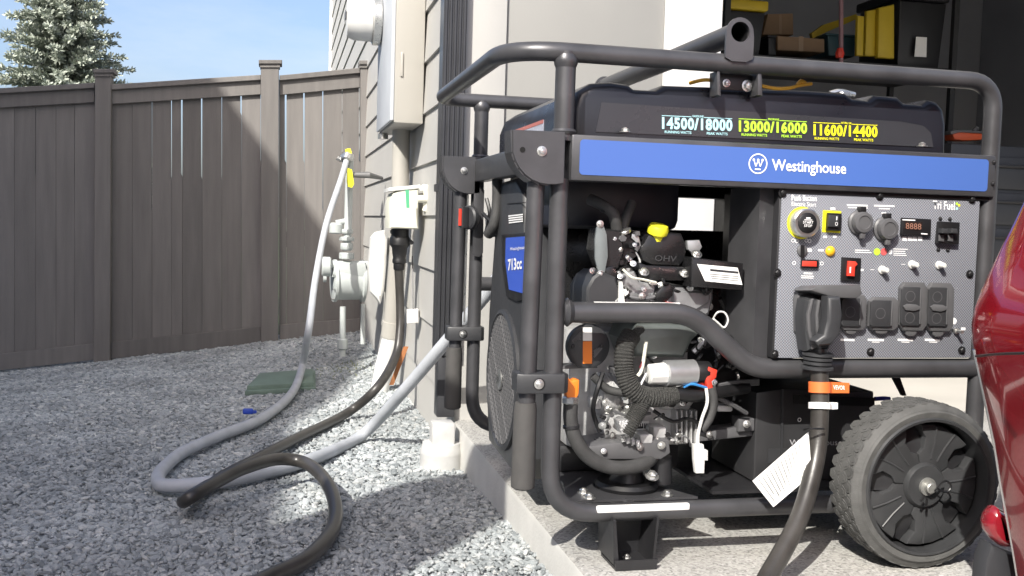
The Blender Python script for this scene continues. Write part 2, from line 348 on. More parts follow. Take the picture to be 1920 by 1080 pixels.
for ed,top,bot in PAN:
    for a,c in zip(ed,ed[1:]):
        g0=rnd.choice((.9,1.3,1.7,2.2)); g1=rnd.choice((.3,.5,.7)); t0=rnd.uniform(-2,2)
        ye=rnd.choice((210,300,322,325,330,390)); g0=rnd.choice((.8,1.6,2.4,3.)) if a>240 else rnd.choice((.3,.3,.6))
        fprism('board',[(a+.25,top(a)+8),(c-g0,top(c)+8),(c-g0,ye),(c-.2,ye+6),(c-.2,bot(c)-8),(a+.25,bot(a)-8)],FY+.01+rnd.uniform(0,.005),.016,0)
    a,c=ed[0],ed[-1]
    fprism('top_trim',[(a+1,top(a)+11),(c-1,top(c)+11),(c-1,top(c)+37),(a+1,top(a)+37)],FY-.012,.02,.002)
    fprism('cap_rail',[(a+1,top(a)),(c-1,top(c)),(c-1,top(c)+10),(a+1,top(a)+10)],FY-.035,.085,.003)
    fprism('kick_board',[(a+1,bot(a)-26),(c-1,bot(c)-26),(c-1,bot(c)+5),(a+1,bot(a)+5)],FY-.01,.018,.002)
    fprism('back_rail',[(a+1,bot(a)-200),(c-1,bot(c)-200),(c-1,bot(c)-170),(a+1,bot(a)-170)],FY+.032,.04)
for pts in (((178,140),(208,140),(206,684),(175,684)),((489,123),(523,123),(522,645),(489,645)),((676,124),(690,124),(692,624),(678,624))):
    po=fprism('post',pts,FY-.045,.09,.003)
    (x0,y0),(x1,_)=pts[0],pts[1]; e2=4 if x1-x0>20 else 2
    fprism('post_cap',[(x0-e2,y0-11),(x1+e2+2,y0-11),(x1+e2+2,y0-3),(x0-e2,y0-3)],FY-.065,.13,.004).parent=po
    fprism('cap_moulding',[(x0-1.5,y0-2.5),(x1+2,y0-2.5),(x1+2,y0+3),(x0-1.5,y0+3)],FY-.054,.108).parent=po
for o in fence.children_recursive:
    if o.parent is not fence: o.matrix_parent_inverse=Matrix.Identity(4)
# ---------------------------------------------------------------- spruce
def spruce(base,H,Rb):
    tr=empty('spruce_tree',base,'pale blue-green spruce tree rising behind the left part of the fence','tree')
    bx,by,bz=base; bark=mat('bark',(.07,.05,.04),.9,0,.3,20)
    tube('trunk',[(bx,by,bz),(bx,by,bz+H*.5),(bx,by,bz+H)],[.09,.06,.01],bark,tr,8)
    NE=mat('spruce_needles',(.11,.145,.11),.8); t,b=nodes_of(NE)
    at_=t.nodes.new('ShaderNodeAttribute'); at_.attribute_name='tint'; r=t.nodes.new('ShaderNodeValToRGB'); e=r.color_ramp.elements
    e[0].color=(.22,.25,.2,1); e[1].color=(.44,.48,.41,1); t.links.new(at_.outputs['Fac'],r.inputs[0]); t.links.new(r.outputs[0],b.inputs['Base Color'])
    rn=random.Random(5); V=[];Fc=[];T=[]; BV=bmesh.new()
    nl=int(H/.075)
    for li in range(nl):
        h=H*(.06+.94*li/nl); rad=Rb*(1-h/H)**.7+.04
        nb_=max(5,int(9*rad/Rb)+5); off=rn.uniform(0,6.28)
        for bi in range(nb_):
            az=off+6.283*bi/nb_+rn.uniform(-.25,.25); L=rad*rn.uniform(.72,1.18); dr=-.12+.35*(h/H)
            d=Vector((math.cos(az),math.sin(az),dr+rn.uniform(-.12,.12))).normalized(); p0=Vector((bx,by,bz+h))
            if bi%2==0: sweep(BV,[p0,p0+d*L*.9],[.012,.004],4)
            ns=max(4,int(L/.035))
            for si in range(ns):
                u=(si+.6)/ns; p=p0+d*L*u+Vector((0,0,-.05*u*u+.05*max(0,u-.7)))
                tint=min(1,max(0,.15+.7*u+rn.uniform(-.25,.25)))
                for ti in range(16):
                    w=rn.uniform(.022,.05)*(1.15-.4*u); sd=Vector((rn.uniform(-1,1),rn.uniform(-1,1),rn.uniform(-.5,.8))).normalized()
                    dd=(sd+d*.8).normalized()*w*1.5; sw=dd.orthogonal().normalized()*w*.3
                    sw=Matrix.Rotation(rn.uniform(0,3.1),3,dd)@sw; q=p+sd*rn.uniform(0,.03); i=len(V)
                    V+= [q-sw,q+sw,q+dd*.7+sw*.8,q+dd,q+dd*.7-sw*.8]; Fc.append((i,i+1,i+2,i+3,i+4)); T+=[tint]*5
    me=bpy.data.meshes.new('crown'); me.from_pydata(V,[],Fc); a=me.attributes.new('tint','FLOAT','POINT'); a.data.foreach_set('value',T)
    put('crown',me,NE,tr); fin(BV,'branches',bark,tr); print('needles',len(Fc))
c=A(118,150,y=10.); spruce((c.x,10.,-.7),4.0,1.25)
# ---------------------------------------------------------------- downspout and drain
DS=mat('black_gutter',(.04,.041,.045),.35,0,.1,10)
ds=empty('downspout',(-.01,1.1,.05),'black fluted metal downspout running down the house corner','downspout')
yd=1.15; P=[]; xa=A(823,400,y=yd).x; xb=A(866,400,y=yd).x; n=5
prof=[(xa,0)]
for i in range(n):
    w=(xb-xa)/n; x=xa+i*w; prof+=[(x+.15*w,-.0),(x+.3*w,-.0045),(x+.7*w,-.0045),(x+.85*w,0)]
prof+=[(xb,0),(xb,.062),(xa,.062)]
prism('pipe',[(x,yd+y,.18) for x,y in prof],(0,0,3.1),DS,ds)
box('shoe',(xa+.008,yd+.002,.012),(xb-.004,yd+.058,.178),DS,ds,.004)
box('bracket',(xa-.005,yd+.03,.62),(xb+.012,yd+.07,.64),DS,ds)
dp=empty('drain_pipe',(-.02,1.05,-.06),'white round drain adapter on the gravel under the black downspout','pipe')
cpx=A(829,855,y=1.07); cx=cpx.x
box('socket',(cx-.03,1.05,-.06),(cx+.03,1.11,.016),mat('drain_white',(.5,.5,.49),.55,0,.1,25),dp,.006)
lathe('collar',[(.056,-.16),(.056,-.064),(.0565,-.062),(.053,-.05),(.05,-.036),(.034,-.034)],(cx,1.085,-.004),(0,0,1),mat('drain_white',(.5,.5,.49),.55,0,.1,25),dp,32)
# ---------------------------------------------------------------- electric meter box and conduit
mb=empty('meter_box',(0,2.1,.87),'tall beige electric meter enclosure on the siding above the conduit','meter box')
MBM=mat('enclosure_paint',(.4,.385,.35),.5,0,.03,6); GLS=mat('pale_cover',(.55,.58,.62),.6,0,.04,6)
y0,y1=1.9,2.42
box('cabinet',(-.058,y0,.866),(XW-.012,y1,2.2),MBM,mb,.004)
box('front_cover',(-.0705,y0+.006,.874),(-.0585,y1-.006,2.2),GLS,mb,.003)
box('latch',(-.04,y0-.006,1.02),(-.032,y0-.0005,1.1),MBM,mb,.001)
lathe('conduit_hub',[(.02,0),(.02,.02),(.012,.024)],(-.05,y1-.06,.845),(0,0,1),SILVER,mb,14)
em=empty('electric_meter',(-.07,2.5,1.35),'round white electric meter with glass dome on the meter enclosure','electric meter')
lathe('base_ring',[(.085,0),(.09,.004),(.09,.03),(.08,.034)],(-.072,2.3,1.275),(-1,0,0),SILVER,em,28)
lathe('dome',[(.078,.035),(.076,.1),(.066,.125),(.0,.13)],(-.072,2.3,1.275),(-1,0,0),WPL,em,28)
box('display',(-.2045,2.27,1.27),(-.2022,2.33,1.3),GREYPL,em)
cdt=empty('conduit',(-.06,2.05,-.06),'beige painted conduit below the meter box ending in white plastic pipe','conduit')
tube('riser',catmull([(.0,2.19,.87),(.0,2.19,.5),(-.006,2.22,.3),(-.012,2.26,.12)],6),.032,MBM,cdt,20)
tube('lower_pipe',catmull([(-.0115,2.258,.135),(-.015,2.265,.08),(-.035,2.28,-.02),(-.055,2.28,-.14)],6),.035,WPL,cdt,20)
tube('coupling',[(-.0105,2.252,.16),(-.0135,2.262,.1)],.0375,MBM,cdt,20)
# ---------------------------------------------------------------- power inlet, tap, outlet, dome box
pi=empty('power_inlet_box',(0,1.95,.51),'cream generator inlet box with black round socket on the siding','power box')
prism('housing',[A(a,b,y=1.83) for a,b in ((737,362),(757,354),(785,352),(785,430),(731,428),(731,380))],(0,.16,0),CREAM,pi,.008,3)
lathe('socket_ring',[(.03,0),(.03,.035),(.02,.036)],A(750,432,y=1.9)+Vector((0,0,-.03)),(0,0,1),BLACK,pi,20)
pxprism('lid_flange',[(729,352),(788,346),(790,353),(729,359)],1.825,.175,WPL,pi,.002)
sp=empty('garden_tap',(.03,1.84,.6),'cream outdoor tap with green tag beside the inlet box','tap')
c=A(806,375,y=1.8)
tube('spout',[A(818,375,y=1.8),A(790,373,y=1.78),A(783,373,y=1.78)],.013,CREAM,sp,12)
tube('handle_stem',[A(800,373,y=1.79),A(797,352,y=1.79)],.008,CREAM,sp,10)
pxprism('handle',[(786,352),(794,345),(806,347),(808,354),(798,358),(788,358)],1.785,.012,CREAM,sp,.003)
tube('outlet',[A(803,377,y=1.79),A(796,396,y=1.79)],[.01,.009],CREAM,sp,12)
pxprism('tag',[(760,356),(767,356),(768,390),(762,390)],1.77,.002,mat('green_tag',(.08,.38,.2),.5),sp)
ob=empty('cable_outlet_box',(.03,1.9,.23),'small bright white outlet box low on the siding','outlet box')
pxprism('box',[(764,581),(785,580),(785,606),(764,607)],1.86,.04,WPL,ob,.004)
pxtube('wire',[(775,582,1.87),(774,540,1.9),(773,480,1.95)],.002,GREYPL,ob,6)
wb=empty('dome_box',(.03,3.0,.15),'white rounded utility cover hanging on the siding beside the gas meter','utility box')
pxprism('cover',[(697,446),(706,436),(722,432),(727,450),(725,500),(721,545),(714,572),(706,560),(695,548),(692,500)],2.9,.12,WPL,wb,.02,3)
# copper strap
cs=empty('copper_stake',(-.02,1.9,.0),'thin rusty copper strip leaning against the foundation by the conduit','strip')
prism('strip',[A(a,b,y=1.85) for a,b in ((757,650),(766,650),(738,722),(730,722))],(0,.006,0),mat('rust',(.32,.13,.05),.7,.2,.3,30),cs)
# ---------------------------------------------------------------- gas meter
gm=empty('gas_meter',(-.12,3.1,-.1),'pale grey gas meter with regulator and riser pipes before the fence','gas meter')
gy=3.1
def gp(px,py,dy=0): return A(px,py,y=gy+dy)
S=(gp(690,535)-gp(620,535)).x
c=gp(655,528); 
bm=bmesh.new(); blathe(bm,[(.085,-.075),(.098,-.07),(.098,-.058),(.088,-.052),(.086,.052),(.098,.058),(.098,.07),(.085,.075)],c+Vector((0,.05,0)),(1,.1,0),32)
fin(bm,'body',GASG,gm,35)
pxprism('top_cap',[(628,492),(686,492),(690,520),(622,520)],gy-.03,.16,GASG,gm,.01)
tube('riser',[gp(651,470),gp(653,400),gp(656,296)],.018,GASG,gm,14)
for py,r,h in ((486,.034,.03),(468,.028,.03),(452,.034,.02),(438,.029,.02)): lathe('union_nut',[(r*.9,0),(r,.004),(r,h-.004),(r*.9,h)],gp(650,py),(0,0,1),GASG,gm,8)
tube('side_pipe',[gp(606,497),gp(690,497)],.02,GASG,gm,12)
lathe('regulator',[(.04,-.02),(.045,-.015),(.045,.015),(.04,.02)],gp(612,500),(1,0,0),GASG,gm,20)
lathe('regulator',[(.02,-.02),(.03,-.015),(.03,.02),(.022,.03)],gp(630,430),(0,0,1),GASG,gm,16)
tube('regulator_neck',[gp(630,418),gp(645,415),gp(652,418)],.013,GASG,gm,10)
tube('valve_plug',[gp(606,520),gp(612,520)],.022,GASG,gm,10)
tube('lower_pipe',[gp(643,575),gp(642,668)],.014,GASG,gm,12)
lathe('stopcock',[(.018,-.025),(.024,-.02),(.024,.02),(.018,.025)],gp(642,645),(0,0,1),GASG,gm,8)
tube('lower_pipe',[gp(681,570),gp(680,645)],.011,GASG,gm,10)
tube('wall_pipe',[gp(660,328),gp(690,328),gp(716,334,.1)],[.012,.015,.008],mat('dull_fitting',(.2,.2,.2),.5,.5),gm,12)
tube('wall_pipe',[gp(668,500,.1),gp(700,497,.3)],.014,GASG,gm,10)
lathe('tap_body',[(.012,-.03),(.022,-.02),(.022,.02),(.012,.03)],gp(651,296),(1,0,.1),SILVER,gm,14)
tube('tap_handle',[gp(632,296),gp(640,300),gp(648,296)],.01,SILVER,gm,8)
pxprism('yellow_tag',[(652,315),(660,318),(664,345),(660,352),(652,350),(650,340)],gy-.06,.003,YEL,gm)
for j in range(9):
    a_=6.2832*j/9; bolt(gp(655,528)+Vector((-.0705,.042,0))+Vector((0,math.cos(a_)*.092,math.sin(a_)*.092)),(-1,-.1,0),.0045,SILVER,gm)
lathe('yellow_cap',[(.026,-.012),(.028,0),(.026,.012)],gp(654,290),(1,0,.2),YEL,gm,16)
# ---------------------------------------------------------------- small things on the gravel
vb=empty('valve_box',(-.4,2.15,-.08),'flat green irrigation valve box lid sunk in the gravel','valve box')
GRN=mat('green_lid',(.15,.21,.17),.6,0,.15,20)
z0=-.132
prism('lid',[A(463,738,z=z0),A(588,731,z=z0),A(587,704,z=z0),A(487,713,z=z0)],(0,0,.03),GRN,vb,.004)
prism('rim',[A(459,742,z=z0-.004),A(592,735,z=z0-.004),A(591,702,z=z0-.004),A(483,711,z=z0-.004)],(0,0,.018),GRN,vb,.003)
b_=A(465,773,z=-.06)
bl=bmesh.new(); bbox(bl,b_+Vector((-.016,-.008,-.006)),b_+Vector((.016,.006,.012)),.005); bbox(bl,b_+Vector((.01,-.004,-.004)),b_+Vector((.026,.004,.006)),.003)
tag(fin(bl,'bottle_cap',mat('blue_plastic',(.02,.06,.4),.4)),'small blue plastic scrap lying on the gravel near the hose','scrap')
def tuft(c,n,sd,s=.05):
    rn=random.Random(sd); V=[];Fc=[]
    for i in range(n):
        p=c+Vector((rn.gauss(0,.09),rn.gauss(0,.12),0)); p.z=zg(p.x,p.y)-.01; d=Vector((rn.gauss(0,.5),rn.gauss(0,.5),1)).normalized()*s*rn.uniform(.4,1); w=d.orthogonal().normalized()*.0025; k=len(V)
        V+=[p-w,p+w,p+d]; Fc.append((k,k+1,k+2))
    me=bpy.data.meshes.new('weeds'); me.from_pydata(V,[],Fc); return put('weeds',me,mat('weed',(.2,.22,.1),.8))
tag(tuft(A(660,683,z=-.1),130,2,.035),'low green weeds growing in the gravel near the house','weeds',kind='stuff')
# ---------------------------------------------------------------- generator
G=empty('generator',(.38,.33,0),'large black portable generator with blue front beam and tube frame on the slab','generator')
L,WD,TR=.76,.67,.0148
ZT,ZB,ZM=.805,.0855,.4055
def side(yy,front):
    # top rail + right post + bottom rail + left post of one side frame
    s=1 if front else -1
    tube('side_tube',fillet([(0,yy,.612),(0,yy,ZB),(L,yy,ZB),(L,yy,.7),(L,yy,ZT),(.3,yy,ZT)],[.075,.07,.01,.1],8),TR,FRAME,G,16)
    tube('upper_post',[(0.004,yy,.67),(0.004,yy,ZT)],.0158,FRAME,G,16)
    lathe('weld',[(.0158,0),(.0182,.006),(.019,.012),(.016,.02)],(0.004,yy,ZT-.024),(0,0,1),FRAME,G,16)
    lathe('weld',[(.0175,-.004),(.02,.0),(.0175,.004)],(0.004,yy,.684),(0,0,1),FRAME,G,16)
side(0,True); side(WD,False)
tube('top_loop',fillet([(.3,0,ZT),(-.088,0,ZT),(-.088,WD,ZT),(.3,WD,ZT)],[.1,.05],10),TR,FRAME,G,18)
tube('mid_rail',fillet([(.012,0,ZM),(.225,0,.4065),(.335,0,.316),(L-.01,0,.3155)],[.11,.09],8),.0165,FRAME,G,18)
lathe('weld',[(.017,0),(.023,.006),(.017,.014)],(.013,0,ZM),(1,0,0),FRAME,G,16)
tube('mid_rail',[(.012,WD,ZM),(L-.01,WD,ZM)],.0155,FRAME,G,16)
tube('floor_cross_tube',[(.14,0.012,ZB),(.14,WD-.012,ZB)],.014,FRAME,G,12)
tube('floor_cross_tube',[(.66,0.012,ZB),(.66,WD-.012,ZB)],.014,FRAME,G,12)
box('end_beam',(-.012,.022,.628),(.014,WD-.022,.676),FRAME,G,.003)
box('end_beam',(L-.012,.022,.628),(L+.012,WD-.022,.676),FRAME,G,.003)
# front beam with blue sticker
bm=box('front_beam',(.012,-.0205,.6095),(.756,.02,.6795),FRAME,G,.003)
st=prism('blue_sticker',[(x,-.0208,z) for x,z in rrect(.0248,.6185,.7415,.6722,.006)],(0,-.0006,0),BLUE,bm)
yb=-.0216
pxtext('lettering','Westinghouse',(1447,326),(1586,333),(1447,298),yb,WHITE,bm,.015)
c=A(1421,307,y=yb); cm=bmesh.new()
def ring(bm_,c,r0,r1,k=36):
    a=[bm_.verts.new(c+Vector((r0*math.cos(6.2832*j/k),0,r0*math.sin(6.2832*j/k)))) for j in range(k)]; b=[bm_.verts.new(c+Vector((r1*math.cos(6.2832*j/k),0,r1*math.sin(6.2832*j/k)))) for j in range(k)]
    for j in range(k): bm_.faces.new((a[j],a[(j+1)%k],b[(j+1)%k],b[j]))
def disc(bm_,c,r,k=16): bm_.faces.new([bm_.verts.new(c+Vector((r*math.cos(6.2832*j/k),0,r*math.sin(6.2832*j/k)))) for j in range(k)])
def strip(bm_,p,q,w):
    d=(q-p).normalized(); n_=Vector((-d.z,0,d.x))*w/2; bm_.faces.new([bm_.verts.new(v) for v in (p-n_,q-n_,q+n_,p+n_)])
c=c+Vector((0,-.0006,0)); ring(cm,c,.0142,.0162)
for i,(x,z) in enumerate(((-.0075,.006),(0,.006),(.0075,.006))): disc(cm,c+Vector((x,-.0001*i,z)),.0021,12)
for i,(a_,b2) in enumerate((((-.0075,.006),(-.0038,-.0045)),((-.0038,-.0045),(0,.006)),((0,.006),(.0038,-.0045)),((.0038,-.0045),(.0075,.006)))): strip(cm,c+Vector((a_[0],-.0003-.0001*i,a_[1])),c+Vector((b2[0],-.0003-.0001*i,b2[1])),.0017)
strip(cm,c+Vector((-.005,-.0001,-.0088)),c+Vector((.005,-.0001,-.0088)),.0022); fin(cm,'emblem',WHITE,bm,0)
for x,z in ((.752,.668),(.752,.632)): bolt((x,-.0205,z),(0,-1,0),.0028,DARK,G)
# handle brackets, handles, clamps
def handle(yy,sg):
    yf=yy-.025
    pts=[(-.082,.681),(.0,.682),(.0005,.604),(-.012,.602)]+[(-.024+.058*math.cos(R(a)),.66+.0585*math.sin(R(a))) for a in range(270,179,-13)]
    br=prism('handle_bracket',[(x,yf,z) for x,z in pts],(0,.0035,0),FRAME,G,.001,1)
    prism('bracket_plate',[(x-.002,yf+.046,z) for x,z in pts],(0,.0035,0),FRAME,br,.001,1)
    arc=[pts[0]]+pts[:3:-1]; b2=bmesh.new()
    for (xa_,za),(xc,zc) in zip(arc,arc[1:]):
        bprism(b2,[Vector((xa_+.0012,yf+.0038,za)),Vector((xa_-.0025,yf+.0038,za)),Vector((xc-.0015,yf+.0038,zc-.002)),Vector((xc+.002,yf+.0038,zc))],Vector((0,.042,0)))
    fin(b2,'bracket_strip',FRAME,br)
    bolt((-.036,yf,.651),(0,-1,0),.0052,SILVER,br)
    if sg: lathe('bolt_hole',[(.0042,0),(.0042,.0008),(0,.0008)],(-.066,yf-.0002,.652),(0,-1,0),mat('hole_black',(.004,.004,.004),.9),br,14)
    hd=tube('handle_tube',[(-.037,yy,.645),(-.0385,yy,.5),(-.042,yy,.2)],.0137,FRAME,G,18)
    lathe('grip',[(.0142,0),(.0185,.003),(.019,.012),(.018,.125),(.0165,.136),(.0142,.1365)],(-.0435,yy,.128),(0.004,0,1),GRIP,hd,24)
    P=[]
    cl=bmesh.new(); o_=[(-.062,.018),(-.062,-.018),(-.052,-.0235),(.012,-.0235),(.02,-.016),(.02,.016),(.012,.0235),(-.052,.0235)]
    bprism(cl,[Vector((x,yy+y_,.281)) for x,y_ in o_],Vector((0,0,.031)),.003); clamp=fin(cl,'clamp',DARKPL,G)
    bolt((-.0285,yy-.0235,.2965),(0,-1,0),.0052,SILVER,clamp); lathe('bolt_recess',[(.0095,0),(.0098,.001),(.008,.0012)],(-.0285,yy-.0232,.2965),(0,-1,0),BLACK,clamp,18)
    tube('tie_wire',[(-.021,yy+.004,.6),(-.0215,yy+.004,.32)],.002,SILVER,G,6) if not sg else None
handle(0,True); handle(WD,False)
# lifting bar
lc=A(1385,61,y=-.012); lb=bmesh.new(); R1=.0165
lbar=tube('lifting_bar',[(lc.x,-.010,lc.z),(lc.x,WD,lc.z)],.0175,FRAME,G,22,False)
tube('bar_inside',[(lc.x,-.0095,lc.z),(lc.x,WD,lc.z)],.0152,BLACK,lbar,22,False)
for yy in (-.0185,WD-.004):
    P=[(lc.x-.0225,yy,.805),(lc.x-.0225,yy,lc.z)]+[(lc.x+.0225*math.cos(R(180-a)),yy,lc.z+.0225*math.sin(R(180-a))) for a in range(15,180,15)]+[(lc.x+.0225,yy,lc.z),(lc.x+.026,yy,.805)]
    b2=bmesh.new(); h=[(lc.x+.0155*math.cos(R(a)),lc.z+.0155*math.sin(R(a))) for a in range(0,360,15)]
    # plate with a round hole: ring strips around the hole joined to the outline
    n_=24; fo=[b2.verts.new((lc.x+.0158*math.cos(6.2832*j/n_),yy,lc.z+.0158*math.sin(6.2832*j/n_))) for j in range(n_)]
    def outer(j):
        a=6.2832*j/n_; ca,sa=math.cos(a),math.sin(a)
        if sa>=0: return (lc.x+.0225*ca,lc.z+.0225*sa)
        k=min(.0235/max(abs(ca),1e-6),(lc.z-.806)/max(abs(sa),1e-6)); return (lc.x+k*ca,lc.z+k*sa)
    oo=[b2.verts.new((outer(j)[0],yy,outer(j)[1])) for j in range(n_)]
    fs=[b2.faces.new((fo[j],fo[(j+1)%n_],oo[(j+1)%n_],oo[j])) for j in range(n_)]
    r_=bmesh.ops.extrude_face_region(b2,geom=fs); bmesh.ops.translate(b2,verts=[v for v in r_['geom'] if isinstance(v,bmesh.types.BMVert)],vec=(0,.005,0))
    fin(b2,'lifting_plate',FRAME,G)
# bracket under the top rail with bolts
ub=pxprism('hose_bracket',[(1350,137),(1427,142),(1425,172),(1345,168)],.018,.004,DARK,G,.001)
for a,b2 in ((1345,1350),(1421,1428)): pxprism('bracket_ear',[(a,133),(b2,134),(b2+2,180),(a,178)],-.006,.03,FRAME,ub,.001)
for px,py,r in ((1362,156,.0045),(1401,161,.0065)): bolt(A(px,py,y=.017),(0,-1,0),r,SILVER,ub)
# fuel tank
TK=[(.024,.668),(.024,.73),(.034,.757),(.056,.772),(.09,.776),(.118,.774),(.128,.767),(.165,.767),(.178,.776),(.36,.781),(.43,.783),(.5,.783),(.515,.775),(.545,.772),(.557,.782),(.6,.782),(.612,.773),(.648,.771),(.66,.78),(.676,.778),(.69,.766),(.697,.74),(.7,.668)]
tk=prism('fuel_tank',[(x,.03,z-.006) for x,z in TK],(0,.55,0),NAVY,G,.014,4)
lab=prism('tank_label',[A(a,b,y=.0285) for a,b in ((1128,192),(1690,228),(1732,236),(1746,250),(1750,276),(1117,247))],(0,.0012,0),mat('label_film',(.035,.036,.042),.3,0,.05,20),tk)
for s,x0,x1,yt,yb_,m_,h1,h1x,lns in (('14500/18000',1241,1373,219,246,CYAN,'RUNNING WATTS',(1246,1296),(1325,1364)),('13000/16000',1385,1513,225,251,LIME,'RUNNING WATTS',(1390,1438),(1465,1503)),('11600/14400',1525,1645,232,258,YPR,'RUNNING WATTS',(1527,1573),(1601,1637))):
    sl_=.06
    pxtext('watt_number',s,(x0,yb_-4),(x1,yb_-4+(x1-x0)*sl_*.55),(x0,yt),.0278,m_,tk,.045,1.12)
    for tx,(q0,q1) in (('RUNNING WATTS',h1x),('PEAK WATTS',lns)):
        o_=yb_-4+(q0-x0)*.036
        pxtext('watt_caption',tx,(q0,o_+7.5),(q1,o_+7.5+(q1-q0)*.036),(q0,o_+2.5),.0278,m_,tk,.02)
    o_=yt-3
    for q0,q1 in ((x0,x0+(x1-x0)*.42),(x0+(x1-x0)*.6,x1)): pxprism('print_line',[(q0,o_+(q0-x0)*.045),(q1,o_+(q1-x0)*.045),(q1,o_+1.2+(q1-x0)*.045),(q0,o_+1.2+(q0-x0)*.045)],.0279,.0003,m_,tk)
    nm={'1450':'GASOLINE','1300':'PROPANE','1160':'NATURAL GAS'}[s[:4]]; q0=x0+(x1-x0)*.43; q1=x0+(x1-x0)*.59
    pxtext('fuel_caption',nm,(q0,o_+1+(q0-x0)*.045),(q1,o_+1+(q1-x0)*.045),(q0,o_-3+(q0-x0)*.045),.0278,m_,tk,.02)
for px,py in ((1172,245),(1729,272)): bolt(A(px,py+3,y=.012),(0,0,1),.006,SILVER,G)
sd=[Vector((.0236,.2,.672)),Vector((.0236,.2,.722)),Vector((.0236,.44,.722)),Vector((.0236,.44,.672))]
prism('warning_label',sd,(-.0007,0,0),mat('label_grey',(.42,.44,.52),.5,0,.2,200),tk)
prism('warning_stripe',[Vector((.0228,.2,.716)),Vector((.0228,.2,.7225)),Vector((.0228,.44,.7225)),Vector((.0228,.44,.716))],(-.0004,0,0),mat('label_red',(.45,.16,.14),.5),tk)
lathe('fuel_valve',[(.006,0),(.009,.004),(.009,.018),(.006,.022)],A(1572,178,y=.08),(1,0,0),SILVER,G,10)
pxtube('fuel_pipe',[(1556,176,.08),(1575,172,.08),(1602,178,.08)],.005,SILVER,G,8)
pxtube('orange_strap',[(1293,156,.05),(1320,150,.03),(1350,152,.02)],.003,mat('ochre_strap',(.55,.3,.03),.6),G,6)
pxtube('orange_strap',[(1428,161,.022),(1455,166,.02),(1480,165,.02),(1500,160,.02),(1522,157,.02)],.003,MATS['ochre_strap'],G,6)
pxtube('strap_tail',[(1495,160,.02),(1502,152,.02),(1510,156,.02)],.0035,MATS['ochre_strap'],G,6)
# ---- control panel
PN=mat('panel_print',(.3,.31,.34),.5); t,b=nodes_of(PN); tc=t.nodes.new('ShaderNodeTexCoord'); mp=t.nodes.new('ShaderNodeMapping'); mp.inputs['Rotation'].default_value=(0,R(45),0); mp.inputs['Scale'].default_value=(1,1,1)
t.links.new(tc.outputs['Object'],mp.inputs[0]); sx=t.nodes.new('ShaderNodeSeparateXYZ'); t.links.new(mp.outputs[0],sx.inputs[0])
def mth(op,a,b2=None):
    q=t.nodes.new('ShaderNodeMath'); q.operation=op
    for i,v in enumerate((a,b2)):
        if v is None: continue
        if isinstance(v,(int,float)): q.inputs[i].default_value=v
        else: t.links.new(v,q.inputs[i])
    return q.outputs[0]
pd=.0034
fx=mth('FRACT',mth('DIVIDE',sx.outputs[0],pd)); fz=mth('FRACT',mth('DIVIDE',sx.outputs[2],pd))
alt=mth('GREATER_THAN',mth('FRACT',mth('MULTIPLY',mth('ADD',mth('FLOOR',mth('DIVIDE',sx.outputs[0],pd)),mth('FLOOR',mth('DIVIDE',sx.outputs[2],pd))),.5)),.25)
bar=lambda v: mth('LESS_THAN',mth('ABSOLUTE',mth('SUBTRACT',v,.5)),.26)
pat=mth('ADD',mth('MULTIPLY',bar(fx),alt),mth('MULTIPLY',bar(fz),mth('SUBTRACT',1,alt)))
mx=t.nodes.new('ShaderNodeMix'); mx.data_type='RGBA'; mx.inputs[6].default_value=(.085,.09,.105,1); mx.inputs[7].default_value=(.28,.29,.325,1)
t.links.new(pat,mx.inputs[0]); t.links.new(mx.outputs[2],b.inputs['Base Color'])
YP=-.012
PX0,PX1=A(1457,560,y=YP).x,A(1829,520,y=YP).x; PZ0,PZ1=A(1632,671,y=YP).z,A(1650,369,y=YP).z
box('panel_box',(PX0-.003,YP+.003,PZ0-.001),(PX1,.2,.606),DARK,G,.003)
pn=box('control_panel',(PX0,YP,PZ0),(PX1,YP+.0028,PZ1),PN,G,.0008)
box('panel_top_strip',(PX0-.004,YP-.002,PZ1+.0005),(.752,.06,.6092),BLACK,G)
YQ=YP-.0002
HAS={'start_button','rocker_border','capped_socket','volt_meter','breaker','key_switch','red_rocker','main_switch','outlet_cover'}
def PP(n,px,h,ma,par=None,bev=0,lift=0.): # raised piece on the panel: outline in photo pixels, height h towards the viewer
    return prism(n,[A(a,b2,y=YP-.0003-lift) for a,b2 in px],(0,-h,0),ma,par or (G if n in HAS else pn),bev)
def knob(n,px,py,prof,ma,par=None,k=28,lift=0.):
    return lathe(n,prof,A(px,py,y=YP)+Vector((0,-.0003-lift,0)),(0,-1,0),ma,par or (G if n in HAS else pn),k)
def bars(rows,n='caption'):
    for (x0,y0,x1,h_) in rows: PP(n,[(x0,y0),(x1,y0+(x1-x0)*.03),(x1,y0+h_+(x1-x0)*.03),(x0,y0+h_)],.0003,WHITE)
pxtext('lettering','Push Button',(1484,376),(1531,377.5),(1484,365),YQ,WHITE,pn,.02)
pxtext('lettering','Electric Start',(1484,386),(1530,387.5),(1484,378),YQ,WHITE,pn,.0)
pxtext('lettering','Tri Fuel',(1749,392),(1790,394),(1749,376),YQ,WHITE,pn,.015)
for px,py,c_ in ((1794,382,LIME),(1798,385,YPR),(1794,391,CYAN)): knob('fuel_dot',px,py,[(.0022,0),(.0022,.0003)],c_,k=10)
